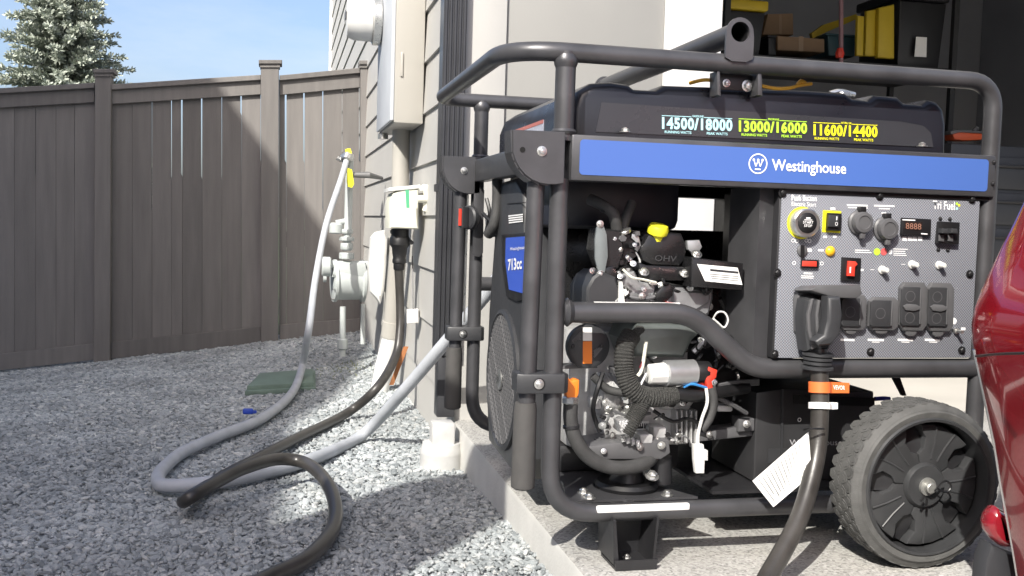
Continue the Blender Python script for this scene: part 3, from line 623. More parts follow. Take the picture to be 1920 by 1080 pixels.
# start button
s_=knob('start_button',1503,418,[(.0262,0),(.0262,.0006)],YPR)
knob('button_ring',1503,418,[(.0235,.0007),(.0235,.016),(.021,.0185),(.0168,.0185),(.0165,.017),(0,.017)],SILVER,s_,36)
knob('button_face',1503,418,[(.0163,.0172),(.0163,.0192),(.015,.02),(0,.02)],BLACK,s_,32)
cB=A(1503,418,y=YP)+Vector((0,-.0206,0))
for s2,z_,w_ in (('START',-.001,.018),('STOP',-.0065,.014)): text('lettering',s2,cB+Vector((-w_/2,0,z_)),cB+Vector((w_/2,0,z_)),cB+Vector((-w_/2,0,z_+.0042)),WHITE,s_,.01)
strip_b=bmesh.new(); strip(strip_b,cB+Vector((-.004,-.0003,.008)),cB+Vector((.004,-.0003,.008)),.002); strip(strip_b,cB+Vector((-.007,-.0003,.005)),cB+Vector((.007,-.0003,.005)),.0012); fin(strip_b,'print_mark',WHITE,s_,0)
# rocker
rk=PP('rocker_border',[(1543,394),(1577,396),(1575,437),(1541,435)],.0006,YPR)
PP('rocker_switch',[(1549,399),(1574,400),(1572,433),(1547,432)],.008,BLACK,rk,.0012,.0006)
PP('rocker_face',[(1552,403),(1571,404),(1570,426),(1550,425)],.004,DARKPL,rk,.001,.0086)
cR=A(1560,415,y=YP)+Vector((0,-.0134,0))
text('lettering','I',cR+Vector((-.001,0,.002)),cR+Vector((.001,0,.002)),cR+Vector((-.001,0,.008)),WHITE,rk); text('lettering','O',cR+Vector((-.0025,0,-.007)),cR+Vector((.0025,0,-.007)),cR+Vector((-.0025,0,-.001)),WHITE,rk)
# capped sockets
for px,py,r_ in ((1610,417,.0205),(1657,429,.0205)):
    s_=knob('capped_socket',px,py,[(r_,0),(r_,.004),(r_*.94,.005),(r_*.85,.006),(r_*.85,.014),(r_*.8,.017),(r_*.55,.018),(r_*.53,.0165),(0,.0165)],GREYPL)
    q=A(px,py,y=YP); box('cap_hinge',q+Vector((-.006,-.012,r_*.8)),q+Vector((.006,-.001,r_*1.25)),BLACK,s_,.0015); box('cap_tab',q+Vector((-.004,-.015,-r_*1.3)),q+Vector((.005,-.009,-r_*.8)),GREYPL,s_,.0015)
# display
d_=PP('volt_meter',[(1688,408),(1742,411),(1741,443),(1686,440)],.007,BLACK,None,.0015)
PP('screen',[(1697,415),(1729,417),(1728,432),(1696,430)],.0005,mat('screen',(.03,.02,.018),.2),d_,0,.0072)
pxtext('digits','8888',(1698,429),(1727,430.5),(1698,418),YP-.0083,mat('digit',(.28,.14,.1),.5),d_)
for a,b2 in ((1698,417),): pass
PP('meter_stripe',[(1692,411),(1716,412),(1716,414),(1692,413)],.0003,WHITE,d_,0,.0072); PP('meter_stripe',[(1727,437),(1739,438),(1739,440),(1727,439)],.0003,WHITE,d_,0,.0072)
for x in (1692,1702,1711,1721): PP('caption',[(x,443.5),(x+8,444),(x+8,452),(x,451.5)],.0003,WHITE)
# breakers
bk=PP('breaker',[(1756,415),(1793,417),(1791,458),(1752,456)],.01,BLACK,None,.001)
for x in (1764,1781): PP('breaker_lever',[(x-5,428),(x+6,429),(x+7,438),(x-6,437)],.012,DARKPL,bk,.0015,.0103); PP('breaker_slot',[(x-5,440),(x+5,441),(x+5,453),(x-5,452)],.002,GREYPL,bk,.0005,.0103)
for px,py in ((1763,410),(1781,411),(1759,468),(1777,469)): bolt(A(px,py,y=YP-.0003),(0,-1,0),.0024,DARK,pn)
for px,py in ((1467,362),(1649,368),(1822,374),(1457,512),(1818,514),(1452,664),(1632,660),(1803,657)): bolt(A(px,py,y=YP-.0003),(0,-1,0),.0048,BLACK,pn,'panel_bolt')
bars([(1588,383,1627,3),(1590,388,1627,2),(1639,384,1677,3),(1648,390,1668,2),(1653,398,1661,4),(1603,468,1630,1.6),(1603,472,1634,1.6),(1675,466,1702,1.4),(1675,470,1697,1.4),(1675,474,1698,1.4),(1675,477.5,1700,1.4),(1507,511,1523,3),(1502,516.5,1526,1.5),(1502,520,1525,1.5),(1494,636,1502,5),(1576,635,1602,4),(1627,635,1657,4),(1635,640.5,1649,1.5),(1683,635,1712,4),(1690,640.5,1705,1.5),(1734,635,1762,4),(1742,640.5,1757,1.5),(1557,389,1566,4),(1562,442,1568,4),(1544,442,1550,4),(1610,504,1619,4),(1632,505,1639,1),(1690,495,1697,1),(1511,466,1522,6),(1534,467,1544,4),(1802,614,1810,5),(1794,540,1794.5,1)])
for px,py in ((1487,451),(1494,452),(1512,451),(1518,452),(1489,493),(1541,494)):
    o=bmesh.new(); ring(o,A(px,py,y=YP-.0006),.0022,.0032,14); fin(o,'print_mark',WHITE,pn,0)
knob('indicator_lamp',1556,471,[(.0085,0),(.0085,.002),(.007,.004),(.004,.0065),(0,.007)],mat('amber',(.75,.42,.02),.3))
k_=knob('key_switch',1503,470,[(.009,0),(.009,.003),(.0075,.004),(0,.004)],GREYPL)
PP('key_slot',[(1501,459),(1508,460),(1508,484),(1501,483)],.001,BLACK,k_,0,.0042)
r_=PP('red_rocker',[(1501,486),(1533,487),(1532,503),(1500,502)],.005,BLACK,None,.001); PP('rocker_face',[(1504,489),(1530,490),(1530,500),(1503,499)],.003,RED,r_,.0008,.0053)
r_=PP('main_switch',[(1577,482),(1612,484),(1610,528),(1575,526)],.005,BLACK,None,.001); PP('switch_face',[(1588,489),(1601,490),(1605,495),(1600,500),(1599,518),(1586,517)],.006,RED,r_,.001,.0053)
cS=A(1594,505,y=YP-.012)
text('lettering','I',cS+Vector((-.0012,0,-.006)),cS+Vector((.0012,0,-.006)),cS+Vector((-.0012,0,.004)),WHITE,r_)
for px,m_ in ((1644,LIME),(1657,mat('dot_red',(.6,.1,.1),.5)),(1669,WHITE)): knob('fuel_dot',px,472 if px<1669 else 473,[(.006 if px<1669 else .0035,0),(.006 if px<1669 else .0035,.0004)],m_,k=18)
for px,py in ((1653,506),(1709,496),(1760,497)): knob('push_breaker',px,py,[(.007,0),(.007,.003),(.005,.004),(.0045,.014),(.0035,.016),(0,.0165)],mat('button_white',(.6,.6,.57),.4),None,18)
# outlets
def outlet(x0,y0,x1,y1,double):
    def q(u,v): return (x0+(x1-x0)*u+(v*-3),y0+(y1-y0)*v+u*1.2)
    o_=PP('outlet_cover',[q(.14,0),q(.86,0),q(1,.12),q(1,.88),q(.86,1),q(.14,1),q(0,.88),q(0,.12)],.012,GREYPL,None,.0035)
    PP('lid',[q(.2,.1),q(.8,.1),q(.88,.16),q(.88,.84),q(.8,.9),q(.2,.9),q(.12,.84),q(.12,.16)],.004,DARKPL,o_,.0015,.0122)
    PP('lid_rim',[q(.85,.14),q(.9,.14),q(.9,.86),q(.85,.86)],.0015,GREYPL,o_,.0005,.0164)
    for v in ((.3,.74) if double else (.5,)):
        px,py=q(.5,v); o=bmesh.new(); ring(o,A(px,py,y=YP-.0168),.0082,.0092,20); fin(o,'lid_mark',GREYPL,o_,0)
    if double: PP('latch',[q(.2,.5),q(.36,.45),q(.7,.46),q(.85,.5),q(.85,.56),q(.6,.6),q(.3,.58)],.003,GREYPL,o_,.001,.0164)
    PP('pull_tab',[q(.28,.97),q(.74,.97),q(.7,1.07),q(.6,1.11),q(.42,1.11),q(.32,1.07)],.005,GREYPL,o_,.001,.004)
outlet(1572,551,1620,618,False); outlet(1625,556,1680,618,False); outlet(1683,528,1733,619,True); outlet(1734,529,1783,620,True)
g_=knob('ground_stud',1790,620,[(.005,0),(.005,.006),(.003,.006),(.003,.02),(0,.02)],SILVER,None,10)
knob('ground_mark',1788,602,[(.0055,0),(.0055,.0004)],WHITE,None,18)
# divider post beside the panel
dv=prism('divider_post',[(.337,.0,.61),(.3765,.012,.61),(.3765,.016,.61),(.341,.0045,.61),(.3245,.075,.61),(.3205,.075,.61)],(0,0,-.284),FRAME,G)
# ---- feet, base plates
def foot(x,yy):
    f=prism('foot',[(x-.038,yy-.04,.08),(x-.036,yy-.04,.01),(x-.03,yy-.04,.002),(x-.026,yy-.04,.002),(x-.034,yy-.04,.08)],(0,.08,0),DARK,G,.0006,1)
    prism('foot_side',[(x+.036,yy-.035,.08),(x+.030,yy-.035,.002),(x+.034,yy-.035,.002),(x+.04,yy-.035,.08)],(0,.075,0),DARK,f)
    box('foot_pad',(x-.034,yy-.046,.0005),(x+.034,yy+.03,.0045),DARK,f); prism('foot_lip',[(x-.034,yy-.046,.0047),(x+.034,yy-.046,.0047),(x+.036,yy-.046,.017),(x-.035,yy-.046,.017)],(0,.003,0),DARK,f)
    prism('foot_back',[(x-.033,yy+.03,.003),(x+.034,yy+.03,.003),(x+.036,yy+.03,.08),(x-.036,yy+.03,.08)],(0,.003,0),DARK,f)
    bolt((x,yy+.0,.005),(0,0,1),.005,SILVER,f)
foot(.137,.012); foot(.137,WD-.01)
box('base_label',(.075,-.0152,.088),(.232,-.006,.0994),PAPER,G,.003)
bp_=prism('mount_plate',[(.035,.02,.1),(.26,.02,.1),(.2,.13,.1),(.2,.33,.1),(.06,.33,.1),(.06,.13,.1)],(0,0,-.004),FRAME,G)
lathe('rubber_mount',[(.052,0),(.055,.006),(.05,.012),(.03,.013),(.026,.03),(.02,.034)],(.16,.09,.1005),(0,0,1),BLACK,bp_,24)
for x,y_ in ((.075,.028),(.21,.03),(.165,.07),(.075,.06)): bolt((x,y_,.1005),(0,0,1),.007,SILVER,bp_)
box('bottom_tray',(.3,.05,.094),(.74,.6,.1),DARK,G)
# ---- engine: block, alternator, covers
EN=mat('engine_black',(.012,.012,.013),.27,0,.12,30,.05,200)
ys=.16
blk=box('engine_block',(.075,.17,.15),(.3,.5,.36),ALU,G,.012)
lathe('alternator',[(.09,0),(.115,.01),(.118,.2),(.1,.22),(.06,.24)],(.31,.33,.25),(1,0,0),DARK,G,28)
for i in range(7): lathe('cooling_fin',[(.1,0),(.103,.0015),(.1,.003)],(.315+i*.022,.33,.25),(1,0,0),DARK,G,24) if False else None
box('air_box',(.03,.16,.535),(.27,.5,.655),mat('navy_plastic',(.02,.022,.032),.4,0,.1,20),G,.02)
box('rear_cover',(.06,.3,.36),(.3,.5,.534),EN,G,.01)
box('tank_tray',(.03,.045,.646),(.73,.6,.661),DARK,G,.002)
box('rear_shroud',(.3,.5,.2),(.52,.6,A(1300,432,y=.5).z),EN,G,.004)
box('rear_crossbar',(.28,.55,A(1300,371,y=.55).z),(.56,.6,.645),DARK,G,.003)
box('heat_shield',(A(1338,400,y=.6).x,.3,.42),(.75,.6,.66),DARK,G,.008)
box('lower_shroud',(.05,.2,.1),(.3,.5,.149),DARK,G,.008)
# fan cover at the left end (faces the house corner)
xf=.012
def B(px,py,x=xf): return A(px,py,x=x)
cv=prism('fan_cover',[Vector((xf,a,b2)) for a,b2 in ((.54,.08),(.585,.2),(.575,.36),(.55,.47),(.53,.56),(.515,.605),(.49,.625),(.36,.628),(.3,.6),(.24,.4),(.2,.25),(.22,.12),(.27,.07))],(.055,0,0),DARKPL,G,.012,3)
gcy=.405; gcz=.235
gl=bmesh.new(); n_=15
rr_=.13
ringb=lathe('grille_rim',[(.128,-.004),(.138,0),(.138,.006),(.13,.009),(.126,.004)],(xf,gcy,gcz),(-1,0,0),DARKPL,cv,40,35,False)
lathe('grille_back',[(.127,.0012),(.127,.002),(0,.002)],(xf,gcy,gcz),(-1,0,0),BLACK,cv,36)
for s_ in (1,-1):
    for i in range(-10,11):
        o=i*.0118; h=math.sqrt(max(0,.126**2-o*o))
        if h<.01: continue
        d=Vector((0,math.cos(R(45*s_)),math.sin(R(45*s_)))); n2=Vector((0,-d.z,d.y)); c0=Vector((xf-.0045-.0012*(s_>0),gcy,gcz))+n2*o
        for e_ in (0,): sweep(gl,[c0-d*h,c0+d*h],.002,4)
fin(gl,'grille_mesh',mat('mesh_grey',(.08,.08,.083),.45),cv,0)
o=lathe('grille_badge',[(.02,0),(.02,.003),(.016,.004)],(xf-.0075,gcy,gcz),(-1,0,0),SILVER,G,20)
text('lettering','W',(xf-.0125,gcy+.01,gcz-.008),(xf-.0125,gcy-.01,gcz-.008),(xf-.0125,gcy+.01,gcz+.008),BLACK,o)
bdg=prism('badge_plate',[B(a,b2,xf-.0005) for a,b2 in ((944,440),(990,436),(990,560),(972,565),(953,556),(945,500))],(-.004,0,0),BLACK,G,.001)
prism('blue_badge',[B(a,b2,xf-.005) for a,b2 in ((949,446),(988,443),(988,552),(955,543),(948,490))],(-.0008,0,0),mat('badge_blue',(.04,.1,.5),.4),bdg)
def endtext(s,x0,x1,yb2,h_,ma,par,bold=0.,sl_=-.12): text('lettering',s,B(x0,yb2,xf-.0062),B(x1,yb2+(x1-x0)*sl_,xf-.0062),B(x0,yb2-h_,xf-.0062),ma,par,bold)
endtext('713cc',953,979,508,22,WHITE,bdg,.03); endtext('Westinghouse',957,985,472,8,WHITE,bdg)
for r0 in range(4): prism('vent_slot',[B(954+r0*.3,404+r0*4.2,xf-.0005),B(980,401+r0*4.2,xf-.0005),B(980,403.4+r0*4.2,xf-.0005),B(954+r0*.3,406.4+r0*4.2,xf-.0005)],(-.001,0,0),WHITE,cv)
prism('cover_seam',[B(952,381,xf-.0004),B(986,379,xf-.0004),B(986,380.5,xf-.0004),B(952,382.5,xf-.0004)],(-.001,0,0),BLACK,cv)
# knob plate on the rear left post
kp=prism('valve_plate',[A(a,b2,y=.645) for a,b2 in ((890,312),(908,310),(906,474),(899,482),(886,480))],(0,.004,0),FRAME,G,.001)
fk=lathe('fuel_selector',[(.024,0),(.026,.004),(.026,.012),(.022,.015)],A(886,408,y=.64),(-1,-.55,0),DARKPL,G,28)
kd=Vector((-1,-.55,0)).normalized(); c=A(886,408,y=.64)+kd*.015; tv=Vector((.55,-1,0)).normalized()
prism('selector_grip',[c+Vector((0,0,s*.022))+tv*w for s,w in ((-1,-.007),(1,-.007),(1,.007),(-1,.007))],kd*.018,DARKPL,fk,.002)
prism('selector_pointer',[c+kd*.0182+Vector((0,0,s))+tv*w for s,w in ((-.018,-.004),(.018,-.004),(.018,.004),(-.018,.004))],kd*.002,RED,fk)
pxtube('intake_hose',[(932,330,.5),(932,380,.5),(926,420,.5),(915,440,.52)],.011,RUBBER,G,10)
for i,P_ in enumerate(([(905,400,.55),(925,418,.52),(950,425,.5)],[(912,372,.55),(918,400,.54),(912,432,.55)],[(930,425,.5),(918,440,.54),(945,440,.5)])): pxtube('cable',P_,.004,BLACK,G,6)
pxprism('linkage_bracket',[(912,400),(945,395),(946,428),(914,432)],.56,.02,STEEL,G,.002)
# carburettor and hoses
_A=A; DY=-.045
def A(px,py,x=None,y=None,z=None): return _A(px,py,x,y+DY if y is not None else None,z)
ob_=pxprism('regulator_body',[(1128,428),(1165,432),(1172,470),(1160,505),(1135,503),(1122,470)],.085,.07,EN,G,.003,1)
pl=pxprism('regulator_plate',[(1119,428),(1126,414),(1131,420),(1138,440),(1140,480),(1134,512),(1128,520),(1121,505),(1116,485),(1116,450)],.075,.006,mat('plate_grey',(.17,.19,.195),.45,.2,.1,40),ob_,.0008)
for px,py in ((1125,420),(1126,514)): bolt(A(px,py,y=.075),(0,-1,0),.004,SILVER,ob_)
pxtube('fuel_hose',[(1106,374,.12),(1130,385,.1),(1150,402,.09),(1158,440,.1)],.0095,RUBBER,G,12)
pxtube('fuel_hose',[(1185,380,.12),(1175,405,.11),(1166,440,.11)],.008,RUBBER,G,12)
for px,py in ((1136,388),(1157,438),(1170,430)): lathe('hose_clamp',[(.0102,0),(.0112,.001),(.0112,.005),(.0102,.006)],A(px,py,y=.097),(A(px+3,py+12,y=.1)-A(px,py,y=.097)),SILVER if py>400 else BLACK,G,14)
pxprism('carburettor',[(1160,440),(1185,436),(1197,450),(1192,480),(1175,500),(1158,500)],.1,.06,EN,G,.003,1)
pxprism('throttle_lever',[(1185,438),(1198,442),(1202,460),(1196,472),(1190,468),(1194,456),(1184,446)],.095,.004,STEEL,G,.001)
pxprism('solenoid',[(1132,502),(1150,498),(1160,512),(1158,526),(1144,530),(1132,524)],.08,.04,EN,G,.004)
# valve cover
vc=pxprism('valve_cover',[(1198,470),(1215,440),(1245,434),(1280,438),(1289,460),(1288,486),(1275,500),(1222,498),(1205,490)],.09,.13,EN,G,.008,2)
vf=pxprism('cover_flange',[(1196,490),(1212,497),(1280,500),(1296,505),(1304,520),(1290,527),(1215,527),(1198,520)],.088,.12,EN,vc,.004)
pxtext('embossing','OHV',(1227,489),(1268,491),(1228,478),.0885,DARKPL,vc,.01)
for px,py in ((1207,510),(1283,513),(1302,504),(1306,477)): bolt(A(px,py,y=.086),(0,-.7,.7),.006,SILVER,vc)
cp_=lathe('oil_cap',[(.0125,-.006),(.0125,.004),(.017,.006),(.018,.014),(.015,.02),(.006,.022)],A(1231,444,y=.1),(.05,-.35,1),YEL,vc,12)
pxprism('engine_bracket',[(1288,451),(1312,450),(1317,463),(1310,474),(1302,478),(1290,468)],.11,.01,STEEL,G,.002)
# sheet metal below the cover
pxprism('intake_elbow',[(1101,540),(1112,520),(1128,508),(1155,520),(1162,545),(1160,575),(1100,575)],.07,.1,DARKPL,G,.004,1)
pxprism('manifold',[(1163,515),(1190,508),(1200,528),(1230,533),(1228,565),(1170,570)],.085,.06,mat("manifold_grey",(.3,.305,.31),.32,.5,.35,50,.25,120),G,.003,1)
pxprism('cooling_shroud',[(1172,535),(1228,530),(1262,536),(1338,541),(1338,560),(1330,590),(1290,604),(1172,606)],.1,.12,mat("shroud_grey",(.28,.29,.3),.32,.5,.25,25,.1,60),G,.004,1)
pxprism('exhaust_cover',[(1195,604),(1300,606),(1322,618),(1300,640),(1285,672),(1190,670),(1180,640)],.1,.12,mat('green_steel',(.17,.19,.18),.4,.6,.15,20),G,.012,3)
pxprism('engine_cover_plate',[(1262,545),(1332,548),(1330,566),(1300,585),(1262,590)],.094,.006,mat('shroud_grey',(.28,.29,.3)),G,.002,1)
pxtube('small_wire',[(1168,505,.06),(1185,520,.06),(1205,524,.065),(1230,530,.07)],.0022,CREAM,G,6)
pxprism('zip_tie',[(1161,528),(1167,528),(1172,572),(1160,572)],.068,.004,WPL,G)
pxprism('coil',[(1228,552),(1242,536),(1256,530),(1265,540),(1262,556),(1248,568),(1230,566)],.075,.04,EN,G,.004)
pxtube('ignition_wire',[(1178,556,.085),(1200,560,.08),(1222,558,.08),(1240,548,.08)],.0035,GREYPL,G,8)
pxprism('red_clip',[(1250,566),(1268,568),(1268,574),(1250,572)],.07,.006,RED,G)
mo=pxprism('control_module',[(1296,482),(1395,494),(1393,545),(1296,538)],.06,.09,EN,G,.004)
pxprism('module_label',[(1307,495),(1383,502),(1392,534),(1322,527)],.0594,.0006,PAPER,mo)
pxprism('module_print',[(1331,504),(1384,509),(1385,513),(1332,508)],.0588,.0004,DARKPL,mo)
for i in range(3): pxprism('module_print',[(1330+i*2,513+i*4),(1385,518+i*4),(1385,519+i*4),(1330+i*2,514+i*4)],.0588,.0004,GREYPL,mo)
pxtube('white_wire',[(1336,600,.07),(1345,586,.06),(1358,586,.06),(1365,600,.06),(1358,614,.06),(1346,605,.06),(1338,598,.06)],.0016,WPL,G,6)
box('rail_label',(.062,-.004,.4205),(.205,.0,.4226),PAPER,G)
# breather cap with amber label
DY=-.02
ac=lathe('breather_cap',[(.036,0),(.0375,.006),(.036,.014),(.031,.017),(.0,.0175)],A(1099,648,y=.1),(0,-1,0),DARKPL,G,32)
pxprism('amber_label',[(1093,640),(1110,640),(1110,682),(1093,682)],.082,.0006,ORANGE,ac); pxprism('label_top',[(1093,614),(1110,614),(1110,639),(1093,639)],.082,.0006,PAPER,ac)
for s_ in (0,1,2):
    pxprism('cap_rib',[(1072+s_*5,640-s_*2),(1088,622+s_*6),(1090,625+s_*6),(1075+s_*5,642-s_*2)],.0812,.0014,GREYPL,ac); pxprism('cap_rib',[(1113,668-s_*5),(1128-s_*4,650+s_*1),(1130-s_*4,653+s_*1),(1115,671-s_*5)],.0812,.0014,GREYPL,ac)
for px in (1073,1127): bolt(A(px,649,y=.085),(0,-1,0),.0038,BLACK,ac)
pxprism('cap_bracket',[(1055,686),(1120,683),(1120,690),(1055,692)],.1,.03,GREYPL,G)
# oil drain valve and hose
dv_=pxprism('drain_valve',[(1061,714),(1067,710),(1073,714),(1080,711),(1087,713),(1086,738),(1082,748),(1064,747),(1060,735)],.03,.02,ORANGE,G,.003)
lathe('valve_nut',[(.012,0),(.014,.002),(.014,.01),(.012,.012)],A(1070,757,y=.04),(0,0,1),SILVER,dv_,8)
pxtube('drain_hose',[(1070,755,.04),(1070,790,.04),(1080,825,.04),(1105,858,.045),(1145,876,.05),(1190,875,.06),(1218,862,.08),(1225,845,.11)],.0118,RUBBER,G,16)
lathe('hose_clamp',[(.0125,0),(.0138,.001),(.0138,.005),(.0125,.006)],A(1071,796,y=.04),(0.1,0,-1),DARK,G,16)
# wire loom, filter, connectors
def loom(P_,r_):
    Q=catmull([A(a,b2,y=y) for a,b2,y in P_],14); return tube('wire_loom',Q,[r_*(1.06 if i%2 else .93) for i in range(len(Q))],LOOM,G,14)
LOOM=mat('braided_loom',(.05,.05,.047),.4,0,.95,700,.9,900)
loom([(1184,628,.07),(1172,650,.06),(1170,690,.055),(1180,722,.05),(1205,742,.05),(1240,744,.055),(1265,738,.06)],.016)
pxtube('wire_loom',[(1188,630,.07),(1200,618,.08),(1212,628,.09)],.008,LOOM,G,10)
loom([(1210,742,.05),(1200,765,.05),(1188,785,.05),(1172,812,.05)],.014)
pxprism('loom_tape',[(1160,790),(1176,786),(1188,796),(1182,812),(1164,812)],.04,.03,mat('foil',(.55,.55,.55),.35,.7,.4,300,.8,500),G,.003)
pxtube('cable',[(1255,735,.06),(1300,742,.06),(1345,735,.07),(1400,726,.09)],.011,BLACK,G,10)
pxtube('cable',[(1112,705,.1),(1140,730,.1),(1180,738,.09)],.007,RUBBER,G,10)
for i in range(5): pxtube('cable',[(1345,722+i*3,.07),(1380,716+i*2,.08),(1422,712+i*2,.09)],.0028,GREYPL,G,6)
ff=bmesh.new(); a_=A(1246,700,y=.06); b2=A(1300,698,y=.065)
blathe(ff,[(.019,0),(.0215,.001),(.0215,(b2-a_).length),(.016,(b2-a_).length+.001)],a_,b2-a_,28); f_=fin(ff,'starter_solenoid',mat('brushed_alu',(.55,.56,.57),.35,.75,.06,60),G)
c=A(1214,702,y=.058); lathe('filter_head',[(.014,0),(.0165,.002),(.0175,.02),(.018,(a_-c).length)],c,a_-c,WPL,f_,10)
c=A(1302,698,y=.066); lathe('end_cap',[(.018,0),(.019,.002),(.018,.025),(.012,.026)],c,b2-a_,BLACK,f_,20)
rc=pxprism('red_boot',[(1322,696),(1330,688),(1346,694),(1344,708),(1336,716),(1338,728),(1328,730),(1324,716)],.05,.02,RED,G,.003)
pxprism('red_boot',[(1308,714),(1320,710),(1322,724),(1310,726)],.06,.015,RED,G,.003)
pxtube('blue_wire',[(1282,726,.055),(1296,720,.05),(1315,724,.05),(1328,728,.055)],.0022,mat('wire_blue',(.03,.2,.5),.4),G,6)
pxtube('cable',[(1334,726,.055),(1338,755,.055),(1330,785,.055),(1315,806,.055)],.0075,RUBBER,G,10)
pxtube('white_wire',[(1324,728,.05),(1326,755,.045),(1316,785,.045),(1309,815,.045),(1309,840,.045)],.0028,WPL,G,8)
wc=pxprism('white_connector',[(1302,834),(1320,834),(1321,842),(1328,845),(1328,864),(1322,864),(1321,888),(1306,888),(1303,862)],.035,.014,WPL,G,.002)
pxtube('sensor_wire',[(1210,650,.05),(1208,670,.05),(1200,690,.05)],.002,mat('maroon',(.15,.02,.03),.4),G,6)
pxtube('sensor_wire',[(1212,640,.05),(1204,690,.05),(1196,705,.05)],.003,CREAM,G,6)
# lower engine detail
bl_=pxprism('crankcase_front',[(1150,745),(1290,745),(1295,780),(1290,835),(1150,840),(1130,815),(1128,770)],.13,.06,ALU,G,.01)
pxprism('barcode_label',[(1185,792),(1217,789),(1217,805),(1185,808)],.1294,.0006,PAPER,bl_)
for i in range(7): pxprism('barcode_bar',[(1188+i*4,794),(1190+i*4,794),(1190+i*4,803),(1188+i*4,803)],.1288,.0004,DARKPL,bl_)
for i in range(5): pxprism('cooling_rib',[(1268+i*9,770),(1272+i*9,770),(1272+i*9,832),(1268+i*9,832)],.105,.05,ALU,bl_,.002)
for i in range(5): lathe('pulley_rib',[(.035,0),(.037,.002),(.037,.006),(.035,.008)],A(1118+i*6,738,y=.15),(1,0,0),ALU,bl_,20)
sh=pxprism('shelf_bracket',[(1098,838),(1150,830),(1255,825),(1258,850),(1240,862),(1110,862)],.07,.08,GREYPL,G,.004)
pxprism('starter_body',[(1240,735),(1290,720),(1310,745),(1292,772),(1240,768)],.12,.06,ALU,G,.008)
for i in range(4): pxprism('wire_tie',[(1165+i*9,818+i*3),(1172+i*9,815+i*3),(1174+i*9,828+i*3),(1167+i*9,830+i*3)],.06,.008,mat('foil',(.55,.55,.55)),G,.001)
bolt(A(1222,893,y=.06),(0,-.5,1),.008,SILVER,G)
tube('mount_post',[A(1240,905,y=.1),A(1240,855,y=.1)],.018,DARK,G,14)
pxprism('cross_bracket',[(1300,812),(1395,800),(1412,808),(1412,818),(1300,830)],.12,.04,GREYPL,G,.003)
pxprism('cross_bracket',[(1385,785),(1415,785),(1415,808),(1385,810)],.11,.03,GREYPL,G,.002)
# small fittings, clips and wires among the engine parts
rn=random.Random(21)
for px,py,y,m_ in ((1180,512,.085,SILVER),(1176,548,.083,SILVER),(1222,548,.083,SILVER),(1318,556,.095,SILVER),(1330,575,.095,SILVER),(1282,575,.095,SILVER),(1212,618,.095,SILVER),(1290,622,.095,SILVER),(1140,765,.12,SILVER),(1162,760,.12,SILVER),(1280,755,.11,SILVER),(1150,825,.12,SILVER),(1240,835,.065,SILVER),(1132,846,.065,SILVER),(1200,838,.065,SILVER),(1330,815,.11,SILVER),(1400,795,.1,SILVER),(1150,545,.066,DARK),(1112,552,.066,DARK),(1172,452,.095,SILVER),(1160,478,.08,SILVER),(1254,745,.11,SILVER)):
    bolt(A(px,py,y=y),(rn.uniform(-.2,.2),-1,rn.uniform(-.1,.3)),rn.uniform(.0028,.0048),m_,G)
for P_,r_,m_ in (([(1150,520,.07),(1165,505,.06),(1182,500,.07),(1200,512,.08)],.0024,BLACK),([(1120,530,.06),(1135,535,.055),(1158,524,.06),(1175,530,.07)],.003,BLACK),([(1190,470,.08),(1200,490,.075),(1196,515,.075),(1205,540,.075)],.0022,SILVER),([(1265,545,.07),(1290,556,.075),(1310,580,.08),(1305,600,.09)],.003,BLACK),([(1350,560,.09),(1360,590,.1),(1352,640,.11),(1340,690,.1)],.004,BLACK),([(1370,560,.1),(1378,620,.11),(1365,690,.11)],.005,BLACK),([(1300,660,.09),(1318,640,.09),(1330,610,.1)],.006,STEEL),([(1130,700,.1),(1120,730,.09),(1112,770,.1),(1125,810,.1)],.004,BLACK),([(1225,770,.09),(1260,790,.085),(1290,785,.09),(1320,800,.1)],.0035,BLACK),([(1150,770,.1),(1180,780,.09),(1220,775,.09)],.0028,GREYPL),([(1345,745,.08),(1375,760,.09),(1400,775,.1)],.004,GREYPL),([(1212,700,.05),(1202,720,.045),(1196,735,.045)],.0025,SILVER)):
    pxtube('small_wire',P_,r_,m_,G,6,5)
for x0,y0,x1,y1,y,m_ in ((1172,500,1186,516,.078,ALU),(1292,520,1306,536,.08,ALU),(1240,604,1262,614,.09,STEEL),(1110,748,1128,768,.11,ALU),(1200,815,1225,832,.07,ALU),(1225,800,1250,822,.09,ALU),(1300,730,1330,744,.08,DARKPL),(1345,760,1375,772,.1,ALU),(1150,690,1166,702,.08,GREYPL)):
    pxprism('engine_lug',[(x0,y0+2),(x0+3,y0),(x1-3,y0),(x1,y0+3),(x1-1,y1-2),(x1-4,y1),(x0+2,y1)],y,.03,m_,G,.0015,1)
for i in range(6): pxprism('cylinder_fin',[(1236+i*2,606+i*9),(1300-i*2,606+i*9),(1300-i*2,609+i*9),(1236+i*2,609+i*9)],.094,.006,STEEL,G,.0006,1)
